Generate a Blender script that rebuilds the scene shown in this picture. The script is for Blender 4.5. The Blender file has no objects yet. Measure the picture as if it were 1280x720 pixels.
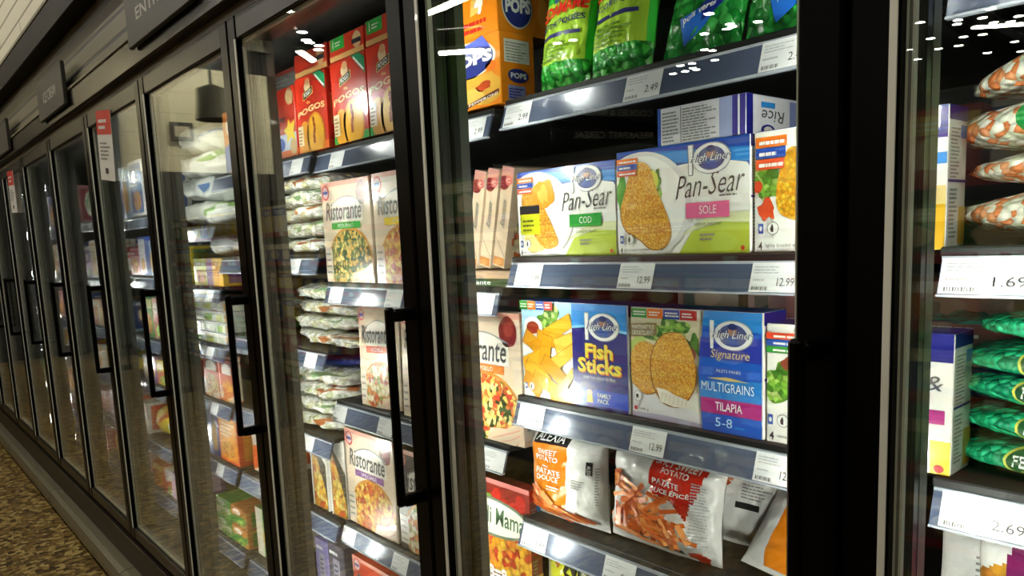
import bpy, math, random
from mathutils import Vector, Matrix, noise
random.seed(7)
scn = bpy.context.scene
COL = scn.collection

# ------------------------------------------------------------------ camera, world, exposure
RT = ((0.65622830, 0.07301079, -0.75102187),      # rows: world X, Y, Z written in lens axes (right, down, forward)
      (0.75337056, -0.11931530, 0.64668127),
      (-0.04239369, -0.99016831, -0.13330226))
EYE = Vector((0.0, -0.75, 1.45)); FPX = 936.66; PY = 425.14
cam_d = bpy.data.cameras.new('camera'); cam = bpy.data.objects.new('camera', cam_d); COL.objects.link(cam)
cam.matrix_world = Matrix(((RT[0][0], -RT[0][1], -RT[0][2], EYE[0]), (RT[1][0], -RT[1][1], -RT[1][2], EYE[1]),
                           (RT[2][0], -RT[2][1], -RT[2][2], EYE[2]), (0, 0, 0, 1)))
cam_d.sensor_width = 36; cam_d.lens = FPX / 1280 * 36; cam_d.shift_y = (PY - 360) / 1280
cam_d.clip_start = 0.02; cam_d.clip_end = 80
scn.camera = cam
w = bpy.data.worlds.new('store_air'); scn.world = w; w.use_nodes = True
w.node_tree.nodes['Background'].inputs[0].default_value = (1, .95, .85, 1)
w.node_tree.nodes['Background'].inputs[1].default_value = 0.006
vs = scn.view_settings
vs.view_transform = 'Standard'; vs.look = 'None'; vs.gamma = 1; vs.use_curve_mapping = False; vs.exposure = 0.0
scn.cycles.max_bounces = 10; scn.cycles.transparent_max_bounces = 24; scn.cycles.glossy_bounces = 4
scn.cycles.diffuse_bounces = 3; scn.cycles.sample_clamp_indirect = 4.0
scn.cycles.use_denoising = True
LED = 470.0            # freezer light strips
TUBE = 66.0           # ceiling tubes, mirrored and added ones alike
SPOT = 60.0           # ceiling spots

def at(px, py, Y):    # world point on the plane y = Y that the lens sees at this point of the photo
    c = (px - 640, py - PY, FPX)
    d = Vector([sum(RT[i][j] * c[j] for j in range(3)) for i in range(3)])
    return EYE + d * ((Y - EYE.y) / d.y)
def at_z(px, py, Z):
    c = (px - 640, py - PY, FPX)
    d = Vector([sum(RT[i][j] * c[j] for j in range(3)) for i in range(3)])
    return EYE + d * ((Z - EYE.z) / d.z)

# ------------------------------------------------------------------ materials
def lin(h):
    h = h.lstrip('#'); o = []
    for i in (0, 2, 4):
        v = int(h[i:i+2], 16) / 255
        o.append(v / 12.92 if v <= .04045 else ((v + .055) / 1.055) ** 2.4)
    return (*o, 1)
_mc = {}
def M(hexc, rough=.33, metal=0.0, coat=0.3, bump=0.0, bscale=60.0, spec=.5):
    k = (hexc, rough, metal, coat, bump, bscale, spec)
    if k in _mc: return _mc[k]
    m = bpy.data.materials.new('paint_' + hexc.strip('#')); m.use_nodes = True
    nt = m.node_tree; b = nt.nodes['Principled BSDF']
    b.inputs['Base Color'].default_value = lin(hexc); b.inputs['Roughness'].default_value = rough
    b.inputs['Metallic'].default_value = metal; b.inputs['Coat Weight'].default_value = coat
    b.inputs['Specular IOR Level'].default_value = spec
    if bump:
        tc = nt.nodes.new('ShaderNodeTexCoord'); n = nt.nodes.new('ShaderNodeTexNoise'); bp = nt.nodes.new('ShaderNodeBump')
        n.inputs['Scale'].default_value = bscale; n.inputs['Detail'].default_value = 3; n.inputs['Distortion'].default_value = .8
        bp.inputs['Strength'].default_value = bump; bp.inputs['Distance'].default_value = .006
        nt.links.new(tc.outputs['Object'], n.inputs['Vector']); nt.links.new(n.outputs['Fac'], bp.inputs['Height'])
        nt.links.new(bp.outputs['Normal'], b.inputs['Normal'])
    _mc[k] = m; return m
def F(hexc): return M(hexc, .24, 0, 0, .4, 55)             # crinkled plastic film
def cells(name, cols, scale, rough=.4, bump=0.0, edge=.55, dist=.25):
    if name in _mc: return _mc[name]
    m = bpy.data.materials.new(name); m.use_nodes = True; nt = m.node_tree; N = nt.nodes; L = nt.links; b = N['Principled BSDF']
    tc = N.new('ShaderNodeTexCoord'); ns = N.new('ShaderNodeTexNoise'); ns.inputs['Scale'].default_value = scale * .8
    mx = N.new('ShaderNodeVectorMath'); mx.operation = 'MULTIPLY_ADD'; mx.inputs[1].default_value = (dist / scale * 4,) * 3
    v = N.new('ShaderNodeTexVoronoi'); v.inputs['Scale'].default_value = scale
    L.new(tc.outputs['Object'], ns.inputs['Vector']); L.new(ns.outputs['Color'], mx.inputs[0]); L.new(tc.outputs['Object'], mx.inputs[2])
    L.new(mx.outputs[0], v.inputs['Vector'])
    sp = N.new('ShaderNodeSeparateColor'); r = N.new('ShaderNodeValToRGB'); r.color_ramp.interpolation = 'CONSTANT'
    el = r.color_ramp.elements
    while len(el) < len(cols): el.new(.5)
    for i, c in enumerate(cols): el[i].position = i / len(cols); el[i].color = lin(c)
    L.new(v.outputs['Color'], sp.inputs[0]); L.new(sp.outputs[0], r.inputs[0])
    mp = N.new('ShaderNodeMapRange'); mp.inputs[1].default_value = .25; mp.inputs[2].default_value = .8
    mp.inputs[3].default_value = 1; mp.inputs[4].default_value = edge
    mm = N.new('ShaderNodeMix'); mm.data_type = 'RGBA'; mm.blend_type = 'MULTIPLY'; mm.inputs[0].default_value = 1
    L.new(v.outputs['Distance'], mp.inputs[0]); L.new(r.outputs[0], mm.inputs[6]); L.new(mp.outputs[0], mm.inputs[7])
    L.new(mm.outputs[2], b.inputs['Base Color']); b.inputs['Roughness'].default_value = rough
    if bump:
        bp = N.new('ShaderNodeBump'); bp.invert = True; bp.inputs['Strength'].default_value = bump; bp.inputs['Distance'].default_value = .01
        L.new(v.outputs['Distance'], bp.inputs['Height']); L.new(bp.outputs['Normal'], b.inputs['Normal'])
    _mc[name] = m; return m
def emit(name, col, s):
    if name in _mc: return _mc[name]
    m = bpy.data.materials.new(name); m.use_nodes = True; nt = m.node_tree; nt.nodes.remove(nt.nodes['Principled BSDF'])
    e = nt.nodes.new('ShaderNodeEmission'); e.inputs[0].default_value = col; e.inputs[1].default_value = s
    nt.links.new(e.outputs[0], nt.nodes['Material Output'].inputs[0]); _mc[name] = m; return m
def glass(name, tint, r0, rough=.0):
    if name in _mc: return _mc[name]
    m = bpy.data.materials.new(name); m.use_nodes = True; nt = m.node_tree; N = nt.nodes; L = nt.links; N.remove(N['Principled BSDF'])
    g = N.new('ShaderNodeNewGeometry'); d = N.new('ShaderNodeVectorMath'); d.operation = 'DOT_PRODUCT'
    L.new(g.outputs['Normal'], d.inputs[0]); L.new(g.outputs['Incoming'], d.inputs[1])
    def mth(op, a, bb):
        n = N.new('ShaderNodeMath'); n.operation = op
        for i, q in enumerate((a, bb)):
            if q is None: continue
            if isinstance(q, (int, float)): n.inputs[i].default_value = q
            else: L.new(q, n.inputs[i])
        return n.outputs[0]
    c = mth('SUBTRACT', 1.0, mth('ABSOLUTE', d.outputs['Value'], None)); p = mth('POWER', c, 5.0)
    f = mth('ADD', mth('MULTIPLY', p, 1 - r0), r0)
    t = N.new('ShaderNodeBsdfTransparent'); t.inputs[0].default_value = (*tint, 1)
    gl = N.new('ShaderNodeBsdfGlossy'); gl.inputs['Roughness'].default_value = rough; gl.inputs[0].default_value = (1, 1, 1, 1)
    mx = N.new('ShaderNodeMixShader'); L.new(f, mx.inputs[0]); L.new(t.outputs[0], mx.inputs[1]); L.new(gl.outputs[0], mx.inputs[2])
    L.new(mx.outputs[0], N['Material Output'].inputs[0]); _mc[name] = m; return m
def lines_mat(name, base, dark, axis, pitch, width, rough, stagger=0, bump=.4):   # grooves / mortar joints
    m = bpy.data.materials.new(name); m.use_nodes = True; nt = m.node_tree; N = nt.nodes; L = nt.links; b = N['Principled BSDF']
    tc = N.new('ShaderNodeTexCoord'); br = N.new('ShaderNodeTexBrick'); mp = N.new('ShaderNodeMapping')
    mp.inputs['Rotation'].default_value = axis; L.new(tc.outputs['Object'], mp.inputs['Vector']); L.new(mp.outputs[0], br.inputs['Vector'])
    br.inputs['Scale'].default_value = 1; br.inputs['Brick Width'].default_value = pitch[0]; br.inputs['Row Height'].default_value = pitch[1]
    br.inputs['Mortar Size'].default_value = width; br.inputs['Mortar Smooth'].default_value = .2; br.offset = stagger
    br.inputs['Color1'].default_value = lin(base); br.inputs['Color2'].default_value = lin(base); br.inputs['Mortar'].default_value = lin(dark)
    L.new(br.outputs['Color'], b.inputs['Base Color']); b.inputs['Roughness'].default_value = rough
    bp = N.new('ShaderNodeBump'); bp.invert = True; bp.inputs['Strength'].default_value = bump; bp.inputs['Distance'].default_value = .005
    L.new(br.outputs['Fac'], bp.inputs['Height']); L.new(bp.outputs['Normal'], b.inputs['Normal']); return m

BLACK = M('#030303', .3, 0, 0, 0, 60, .12); BLACKM = M('#050505', .6, 0, 0); BRONZE = M('#18130d', .3, 0, 0, 0, 60, .25); LINER = M('#0c0c0c', .5, 0, 0)
ALU = M('#b9bcb2', .35, .6); SPACER = M('#eceee2', .5)
WHITE = M('#f2f2ee'); GREY = M('#8a8a88'); PALE = M('#b9babc'); INK = M('#2a2a30')

# ------------------------------------------------------------------ mesh builder
_tc = {}
def glyphs(s, bold):
    k = (s, bold)
    if k in _tc: return _tc[k]
    c = bpy.data.curves.new('t', 'FONT'); c.body = s; c.resolution_u = 2; c.offset = bold
    o = bpy.data.objects.new('t', c); COL.objects.link(o)
    me = bpy.data.meshes.new_from_object(o.evaluated_get(bpy.context.evaluated_depsgraph_get()))
    vs_ = [(p.co.x, p.co.y) for p in me.vertices]; fs = [tuple(p.vertices) for p in me.polygons]
    bpy.data.objects.remove(o); bpy.data.curves.remove(c); bpy.data.meshes.remove(me)
    x0 = min(p[0] for p in vs_); x1 = max(p[0] for p in vs_); y0 = min(p[1] for p in vs_); y1 = max(p[1] for p in vs_)
    _tc[k] = ([((x - x0) / (x1 - x0), (y - y0) / (y1 - y0)) for x, y in vs_], fs); return _tc[k]
class MB:
    def __init__(s): s.v = []; s.f = []; s.mi = []; s.sm = []; s.mats = []
    def ix(s, m):
        if m not in s.mats: s.mats.append(m)
        return s.mats.index(m)
    def add(s, vs_, fs, m, smooth=False):
        o = len(s.v); s.v += [tuple(p) for p in vs_]; i = s.ix(m) if not isinstance(m, list) else None
        for k, f in enumerate(fs):
            s.f.append(tuple(o + q for q in f)); s.mi.append(i if i is not None else s.ix(m[k])); s.sm.append(smooth)
    def box(s, x0, x1, y0, y1, z0, z1, m, c=0.0):
        lo = (x0, y0, z0); hi = (x1, y1, z1)
        if c <= 0:
            s.add([(a, b, d) for a in (x0, x1) for b in (y0, y1) for d in (z0, z1)],
                  [(0, 1, 3, 2), (4, 6, 7, 5), (0, 4, 5, 1), (2, 3, 7, 6), (0, 2, 6, 4), (1, 5, 7, 3)], m); return
        vs_ = []; id_ = {}
        for a in (0, 1):
            for b in (0, 1):
                for d in (0, 1):
                    for ax in range(3):
                        p = []
                        for k, sg in enumerate((a, b, d)):
                            e = (lo, hi)[sg][k]; p.append(e if k == ax else e + (c if sg == 0 else -c))
                        id_[(a, b, d, ax)] = len(vs_); vs_.append(p)
        fs = []
        for ax in range(3):
            o1, o2 = [k for k in range(3) if k != ax]
            for sg in (0, 1):
                q = []
                for u, v in ((0, 0), (1, 0), (1, 1), (0, 1)):
                    t = [0, 0, 0]; t[ax] = sg; t[o1] = u; t[o2] = v; q.append(id_[(*t, ax)])
                fs.append(tuple(q))
            for u in (0, 1):
                for v in (0, 1):
                    t0 = [0, 0, 0]; t0[o1] = u; t0[o2] = v; t1 = list(t0); t1[ax] = 1
                    fs.append((id_[(*t0, o1)], id_[(*t1, o1)], id_[(*t1, o2)], id_[(*t0, o2)]))
        for a in (0, 1):
            for b in (0, 1):
                for d in (0, 1): fs.append(tuple(id_[(a, b, d, k)] for k in range(3)))
        s.add(vs_, fs, m)
    def prism(s, pts, x0, x1, m):             # outline in (y, z), swept along x
        n = len(pts); vs_ = [(x0, *p) for p in pts] + [(x1, *p) for p in pts]
        s.add(vs_, [tuple(range(n)), tuple(range(n, 2 * n))] + [(i, (i + 1) % n, n + (i + 1) % n, n + i) for i in range(n)], m)
    def tube(s, pts, r, m, n=10):
        P = [Vector(p) for p in pts]; vs_ = []; fs = []
        for i, p in enumerate(P):
            t = (P[min(i + 1, len(P) - 1)] - P[max(i - 1, 0)]).normalized(); a = t.orthogonal().normalized(); b = t.cross(a)
            for k in range(n): q = 2 * math.pi * k / n; vs_.append(p + (a * math.cos(q) + b * math.sin(q)) * r)
        for i in range(len(P) - 1):
            for k in range(n): fs.append((i * n + k, i * n + (k + 1) % n, (i + 1) * n + (k + 1) % n, (i + 1) * n + k))
        fs += [tuple(range(n)), tuple(range((len(P) - 1) * n, len(P) * n))]; s.add(vs_, fs, m, True)
    # artwork on a surface S(u, v, layer)
    def rect(s, S, u0, v0, u1, v1, m, l=1, n=1):
        vs_ = [S(u0 + (u1 - u0) * i / n, v0 + (v1 - v0) * j / n, l) for j in range(n + 1) for i in range(n + 1)]
        s.add(vs_, [(j * (n + 1) + i, j * (n + 1) + i + 1, (j + 1) * (n + 1) + i + 1, (j + 1) * (n + 1) + i) for j in range(n) for i in range(n)], m, n > 1)
    def poly(s, S, pts, m, l=1, rings=1):
        pts = [(min(.999, max(.001, a)), min(.999, max(.001, b))) for a, b in pts]
        if rings == 1: s.add([S(a, b, l) for a, b in pts], [tuple(range(len(pts)))], m); return
        ca = sum(p[0] for p in pts) / len(pts); cb = sum(p[1] for p in pts) / len(pts); n = len(pts)
        vs_ = [S(ca, cb, l)]; fs = []
        for r in range(1, rings + 1):
            for a, b in pts: vs_.append(S(ca + (a - ca) * r / rings, cb + (b - cb) * r / rings, l))
        for i in range(n): fs.append((0, 1 + i, 1 + (i + 1) % n))
        for r in range(rings - 1):
            for i in range(n): fs.append((1 + r * n + i, 1 + (r + 1) * n + i, 1 + (r + 1) * n + (i + 1) % n, 1 + r * n + (i + 1) % n))
        s.add(vs_, fs, m, True)
    def ell(s, S, cu, cv, ru, rv, m, l=1, n=28, wob=0, seed=0, rings=1, rot=0):
        pts = []
        for i in range(n):
            a = 2 * math.pi * i / n; k = 1 + wob * noise.noise((math.cos(a) * 1.7 + seed, math.sin(a) * 1.7, seed * 3.1)) * 2
            x = math.cos(a) * k; y = math.sin(a) * k
            pts.append((cu + ru * (x * math.cos(rot) - y * math.sin(rot)), cv + rv * (x * math.sin(rot) + y * math.cos(rot))))
        s.poly(S, pts, m, l, rings)
    def line(s, S, pts, wd, m, l=2, asp=1.0):
        for (a, b), (c, d) in zip(pts, pts[1:]):
            dx, dy = c - a, (d - b) * asp; n = math.hypot(dx, dy) or 1; nx, ny = -dy / n * wd / 2, dx / n * wd / 2 / asp
            s.poly(S, [(a + nx, b + ny), (c + nx, d + ny), (c - nx, d - ny), (a - nx, b - ny)], m, l)
    def text(s, S, t, u0, v0, u1, v1, m, l=3, bold=0.0, shear=0.0, rise=0.0, arc=0.0):
        g, fs = glyphs(t, bold)
        s.add([S(u0 + x * (u1 - u0) + shear * (y - .5) * (v1 - v0), v0 + y * (v1 - v0) + rise * x + arc * 4 * x * (1 - x), l) for x, y in g], fs, m)
    def lines(s, S, u0, v0, u1, v1, n, m, l=2, fill=.45, seed=1):     # rows of fine print
        r = random.Random(seed); p = (v1 - v0) / n
        for i in range(n):
            b = v0 + i * p; e = u0 + (u1 - u0) * r.uniform(.6, 1); x = u0
            while x < e - .002:
                q = min(e, x + (u1 - u0) * r.uniform(.08, .25)); s.rect(S, x, b, q, b + p * fill, m, l); x = q + (u1 - u0) * .025
    def mesh(s, name):
        me = bpy.data.meshes.new(name); me.from_pydata(s.v, [], s.f)
        for m in s.mats: me.materials.append(m)
        me.polygons.foreach_set('material_index', s.mi); me.polygons.foreach_set('use_smooth', s.sm); me.update(); return me
    def build(s, name, parent=None, loc=(0, 0, 0), rot=(0, 0, 0)):
        o = bpy.data.objects.new(name, s.mesh(name)); COL.objects.link(o); o.location = loc; o.rotation_euler = rot
        if parent: o.parent = parent
        return o
def tag(o, label, cat, group=None):
    o['label'] = label; o['category'] = cat
    if group: o['group'] = group
    return o
def struct(o): o['kind'] = 'structure'; return o
def empty(name, loc, label, cat, group=None):
    o = bpy.data.objects.new(name, None); COL.objects.link(o); o.location = loc; o.empty_display_size = .1
    return tag(o, label, cat, group)
def copy_tree(o, parent=None):
    c = o.copy(); COL.objects.link(c)
    if parent: c.parent = parent
    for ch in list(o.children): copy_tree(ch, c)
    return c
def front(wd, h, e=.00035): return lambda u, v, l=1: ((u - .5) * wd, -e * l, v * h)
def side(wd, d, h, e=.00035): return lambda u, v, l=1: (wd / 2 + e * l, u * d, v * h)
def top(wd, d, h, e=.00035): return lambda u, v, l=1: ((u - .5) * wd, v * d, h + e * l)

# ------------------------------------------------------------------ the hall
SEAM = [-.3525 - .762 * k for k in range(-1, 11)]        # SEAM[0] right of the nearest freezer ... going left
PITCH = .762; ZB, ZT = .267, 2.006; XL, XR = SEAM[11], SEAM[0]
def floor_mat():
    m = bpy.data.materials.new('speckled_floor'); m.use_nodes = True; nt = m.node_tree; N = nt.nodes; L = nt.links; b = N['Principled BSDF']
    tc = N.new('ShaderNodeTexCoord'); v = N.new('ShaderNodeTexVoronoi'); v.inputs['Scale'].default_value = 42; v.distance = 'CHEBYCHEV'
    sp = N.new('ShaderNodeSeparateColor'); r = N.new('ShaderNodeValToRGB'); r.color_ramp.interpolation = 'CONSTANT'; el = r.color_ramp.elements
    cs = ['#5c4a2a', '#806838', '#967d48', '#6b5532', '#b09a60', '#463820']
    while len(el) < len(cs): el.new(.5)
    for i, c in enumerate(cs): el[i].position = i / len(cs); el[i].color = lin(c)
    L.new(tc.outputs['Object'], v.inputs['Vector']); L.new(v.outputs['Color'], sp.inputs[0]); L.new(sp.outputs[0], r.inputs[0])
    L.new(r.outputs[0], b.inputs['Base Color']); b.inputs['Roughness'].default_value = .33; return m
b = MB(); b.box(-13, 6, -17, 1.4, -.1, 0, floor_mat()); struct(b.build('floor'))
b = MB(); b.box(-13, 6, -17, 1.4, 4.45, 4.55, M('#0d0c0b', .8)); struct(b.build('ceiling'))
b = MB(); b.box(-13, 6, .0, .06, 2.0, 2.47, lines_mat('slat_boards', '#6c6751', '#080705', (math.pi / 2, 0, 0), (30, .066), .008, .45)); 
struct(b.build('wall_back', loc=(0, .0, 0)))
b = MB(); b.box(-5.05, 6, -.05, .9, 2.46, 4.45, lines_mat('white_brick', '#e4dfca', '#9a957e', (math.pi / 2, 0, 0), (1.2, .085), .006, .6, .5)); struct(b.build('wall_upper'))
b = MB(); b.box(-13, -5.05, -.02, .9, 2.46, 4.45, M('#15130f', .7, 0, 0)); struct(b.build('wall_rear'))
b = MB(); b.box(-13, 6, -.065, .0, 2.345, 2.452, M('#080705', .6, 0, 0, 0, 60, .2), .004); b.box(-13, 6, -.068, -.04, 2.452, 2.468, M('#8f8a76', .4, 0, 0), .002); struct(b.build('trim_1'))
b = MB(); b.box(-13, 6, -.03, .06, 2.03, 2.112, M('#1a150f', .25, 0, 0, 0, 60, .3), .004); b.box(-13, 6, -.034, .0, 2.112, 2.124, M('#6b6652', .4, 0, 0), .002); struct(b.build('trim_2'))
b = MB(); b.box(-13, -12.9, -17, 1.4, 0, 4.45, M('#25251f', .7)); struct(b.build('wall_left'))
b = MB(); b.box(5.9, 6, -17, 1.4, 0, 4.45, M('#25231f', .7)); struct(b.build('wall_right'))
b = MB(); b.box(-13, 6, -17, -16.9, 0, 4.45, M('#57503d', .7)); struct(b.build('wall_front'))
b = MB(); b.box(-11.9, -11.49, -4.35, -2.15, 0, 2.62, M('#1c1d16', .6)); b.box(-11.9, -11.5, -4.35, -2.15, 2.62, 4.45, lines_mat('pillar_brick', '#d8d0b0', '#b0a98d', (math.pi / 2, 0, math.pi / 2), (.3, .085), .004, .6, .5)); struct(b.build('pillar_1'))
# kick plate and bumper along the whole row
b = MB(); b.box(XL, XR, -.012, .3, .0, ZB - .018, M('#1d150d', .4, 0, 0, 0, 60, .3), .003); struct(b.build('baseboard_back'))
b = MB(); b.prism([(-.013, .02), (-.05, .025), (-.072, .05), (-.078, .09), (-.07, .125), (-.05, .135), (-.013, .135)], XL, XR, M('#7c7864', .35, .4, 0))
for x in SEAM[1:-1:2]: b.prism([(-.013, .018), (-.052, .023), (-.0745, .05), (-.0805, .09), (-.072, .127), (-.05, .137), (-.013, .137)], x - .02, x + .02, M('#7c7864', .35, .4, 0))
tag(b.build('bumper_rail'), 'rounded grey bumper rail running along the foot of the freezer row', 'rail')
# ------------------------------------------------------------------ freezers
PANE = glass('door_glass', (.95, .97, .95), .045)
LEDM = emit('strip_light', (1, .97, .92, 1), LED)
CHAN = M('#566078', .2, .1, .3); CHANB = M('#aab0bb', .25)
# deck heights of the shelves in each freezer, from the right
DECK = [[1.42, 1.143, .86, .57, .336, 1.7255], [1.708, 1.416, 1.145, .897, .62, .336], [1.70, 1.356, 1.033, .684, .345],
        [1.706, 1.432, 1.165, .912, .668, .345], [1.545, 1.327, 1.115, .903, .665, .35]]
for k in range(5, 11): DECK.append([1.64 - .01 * (k % 3), 1.34 + .02 * (k % 2), 1.08, .83 + .02 * (k % 3), .59, .345])
ORD = ['first', 'second', 'third', 'fourth', 'fifth', 'sixth', 'seventh', 'eighth', 'ninth', 'tenth', 'eleventh', 'twelfth']
def door_parts(x0, x1, root):
    fr = MB(); y0, y1 = -.006, .022; g = .0035; st = .05
    for a, c in ((x0 + g, x0 + st), (x1 - st, x1 - g)): fr.box(a, c, y0, y1, ZB, ZT, BLACK, .003)
    fr.box(x0 + st, x1 - st, y0 + .002, y1, ZB, ZB + .05, BRONZE, .003); fr.box(x0 + st, x1 - st, y0 + .002, y1, ZT - .055, ZT, BRONZE, .003)
    d = fr.build('door', root)
    p = MB(); p.box(x0 + st, x1 - st, .004, .008, ZB + .05, ZT - .055, PANE); p.box(x0 + st, x1 - st, .016, .019, ZB + .05, ZT - .055, PANE); p.build('glass_pane', d)
    s = MB(); e = .008
    for a, c in ((x0 + st, x0 + st + e), (x1 - st - e, x1 - st)):
        s.box(a, c, .0085, .0155, ZB + .05, ZT - .055, SPACER)
        s.box(a + .0025, c - .0025, .0083, .0085, ZB + .05, ZT - .055, M('#8d9086', .5))
    s.box(x0 + st - .009, x0 + st - .002, -.0072, -.004, ZB + .05, ZT - .055, SPACER)
    for a, c in ((ZB + .05, ZB + .058), (ZT - .063, ZT - .055)): s.box(x0 + st + e, x1 - st - e, .0085, .0155, a, c, SPACER)
    s.build('glazing_spacer', d)
    h = MB(); hx = x1 - .022
    h.box(hx - .007, hx + .007, -.062, -.046, .975, 1.34, BLACK, .004)
    for z in (.985, 1.325): h.box(hx - .008, hx + .01, -.05, -.004, z - .011, z + .011, BLACK, .004)
    h.build('door_handle', d)
MUL = M('#46463f', .3, .85, 0)
def mullion(x, sgn, root):                              # half of the post between two freezers; sgn points into this freezer
    m = MB(); q = lambda a, c: (min(x + sgn * a, x + sgn * c), max(x + sgn * a, x + sgn * c))
    m.box(*q(.0, .046), .03, .05, ZB - .01, ZT, MUL, .002); m.box(*q(.0, .052), .05, .078, ZB - .01, ZT, MUL, .003); m.box(*q(.047, .0525), .066, .0855, ZB + .03, ZT - .04, M('#77786f', .4, .5, 0))
    o = m.build('mullion', root)
    l = MB(); n = 4; pts = [(x + sgn * .037, .0885), (x + sgn * .0395, .088), (x + sgn * .0405, .085), (x + sgn * .0405, .0785)]
    z = .388
    while z < ZT - .16:                                     # small bright modules along the strip
        vs_ = [(a, c, z + e) for e in (0, .052) for a, c in pts]
        l.add(vs_, [(i, i + 1, n + i + 1, n + i) for i in range(n - 1)], LEDM); z += .237
    l.box(*q(.018, .037), .0783, .0893, ZB + .06, ZT - .07, BLACKM)
    l.build('light_strip', o)
def shelf(x0, x1, z, root, nm):
    s = MB(); s.box(x0, x1, .203, .84, z - .012, z, BLACKM, .002)
    for x in (x0 + .002, x1 - .005): s.prism([(.21, z - .012), (.8, z - .012), (.8, z - .05), (.45, z - .035)], x, x + .003, BLACKM)
    o = s.build('shelf', root)
    c = MB(); t = z - .0115; L = .042; dy = .014
    c.prism([(.2, t), (.2045, t), (.2045 - dy, t - L), (.2 - dy, t - L)], x0 + .004, x1 - .004, CHAN)
    c.prism([(.1985, t + .001), (.206, t + .001), (.206, t - .003), (.1985, t - .003)], x0 + .004, x1 - .004, CHANB)
    c.prism([(.2 - dy - .003, t - L), (.2065 - dy, t - L), (.2065 - dy, t - L - .003), (.2 - dy - .003, t - L - .003)], x0 + .004, x1 - .004, CHANB)
    c.build('price_channel', o)
    return o
def price(o, z, x, price_, wd=.071, lab=None, tall=1.0):
    b = MB(); t = z - .0115; L = .042; dy = .014
    S = lambda u, v, l=1: (x + (u - .5) * wd, .2 - dy * (1 - v) - .0008 - .00025 * l, t - L + L * v * tall)
    b.rect(S, 0, .02, 1, .98, M('#e9eaec', .35), 1)
    if price_: b.text(S, price_, .58, .22, .93, .48, INK, 3)
    b.lines(S, .06, .62, .7, .9, 3, PALE, 3, .4, int(x * 1000)); b.lines(S, .06, .38, .4, .52, 1, PALE, 3, .4, int(x * 999))
    for i in range(11): b.rect(S, .06 + i * .032, .08, .06 + i * .032 + (.012 if i % 3 else .02), .2, INK, 3)
    p = b.build('price_tag', o)
    if lab: p['label'] = lab
    return p
SH = {}
for i in range(11):                                   # i = 0 is the nearest freezer on the right
    x1, x0 = SEAM[i], SEAM[i + 1]
    nm = ['nearest freezer at the right edge of the picture holding bagged carrots and green peas',
          'freezer with the big fish fillet boxes and sweet potato bags',
          'freezer with red cartons on top and pale pizza boxes below',
          'freezer with piled white vegetable bags, two doors left of the fish boxes',
          'freezer with stacked trays and an orange carton, three doors left of the fish boxes',
          'freezer with the red and white sale tag hanging inside its door'][i] if i < 6 else \
        'glass-door freezer, %s to the left of the one with fish boxes' % ORD[i - 2]
    r = empty('display_freezer', ((x0 + x1) / 2, 0, 0), nm, 'freezer', 'glass-door freezers in the row')
    off = -(x0 + x1) / 2
    body = MB(); body.box(x0, x1, .86, .88, .2, 2.05, LINER); body.box(x0, x1, .02, .86, 2.008, 2.03, LINER); body.box(x0, x1, .02, .86, .22, ZB - .012, LINER)
    body.box(x0, x1, .025, .08, ZT - .05, ZT + .004, BLACK); body.box(x0, x1, .025, .08, ZB - .012, ZB + .05, BLACK)
    body.build('case_body', r); door_parts(x0, x1, r); mullion(x0, 1, r); mullion(x1, -1, r)
    SH[i] = [(shelf(x0 + .016, x1 - .016, z, r, i), z) for z in DECK[i]]
    for o in r.children: o.location.x += off
def ptag(i, s, px, py, price_, wd=.071, lab=None):
    o, z = SH[i][s]; P_ = at(px, py, .193); price(o, z, P_.x, price_, wd, lab)
for a in ((1, 0, 804, 101, '2.49'), (1, 0, 982, 56, '2.49'), (1, 1, 661, 341, '10.99'), (1, 1, 795, 341, '12.99'), (1, 1, 968, 340, '12.99'),
          (1, 2, 664, 514, '8.49'), (1, 2, 810, 545, '12.99'), (1, 2, 972, 576, '12.99'), (1, 3, 668, 664, '6.49'), (1, 3, 774, 706, '8.99'),
          (1, 0, 647, 140, '2.99'), (2, 0, 592, 155, '2.99'), (2, 0, 421, 199, ''), (2, 1, 420, 367, ''), (2, 1, 492, 367, ''), (2, 2, 425, 515, ''), (2, 2, 482, 530, ''),
          (2, 3, 436, 666, ''), (2, 3, 500, 700, ''), (3, 0, 371, 209, ''), (3, 2, 388, 444, ''), (3, 3, 385, 546, ''), (3, 1, 368, 330, ''), (4, 2, 262, 432, ''), (4, 1, 262, 368, ''),
          (4, 3, 268, 505, ''), (4, 4, 275, 582, ''), (2, 1, 603, 372, ''), (2, 2, 617, 570, '')):
    ptag(*a, lab=('white price tag reading ' + a[4]) if a[4] else None)
ptag(0, 0, 1233, 345, '1.69', .094, 'wide white price tag reading 1.69'); ptag(0, 1, 1232, 634, '2.69', .094, 'wide white price tag reading 2.69')
# ------------------------------------------------------------------ signs on the slat wall
def wall_sign(x0, x1, z0, z1, txt, label, frac):
    b = MB(); b.box(x0, x1, -.05, -.0345, z0, z1, M('#232119', .5, 0, 0), .003)
    r = b.build('department_sign'); tag(r, label, 'sign', 'department signs above the freezers')
    S = lambda u, v, l=1: (x0 + (x1 - x0) * u, -.0502 - .0004 * l, z0 + (z1 - z0) * v)
    if not txt: return
    t = MB(); t.text(S, txt, .5 - frac / 2, .36, .5 + frac / 2, .62, M('#c9c7bd', .6), 1, .01); t.build('lettering', r)
wall_sign(-2.538, -1.978, 2.069, 2.238, 'ENTRÉES', 'dark grey hanging sign reading ENTRÉES above the freezers', .62)
wall_sign(-4.014, -3.48, 2.06, 2.228, 'ICE CREAM', 'dark grey sign reading ICE CREAM above the farther freezers', .5)
wall_sign(-5.49, -4.954, 2.052, 2.22, '', 'dark grey sign cut off by the left picture edge', .5)
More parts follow.
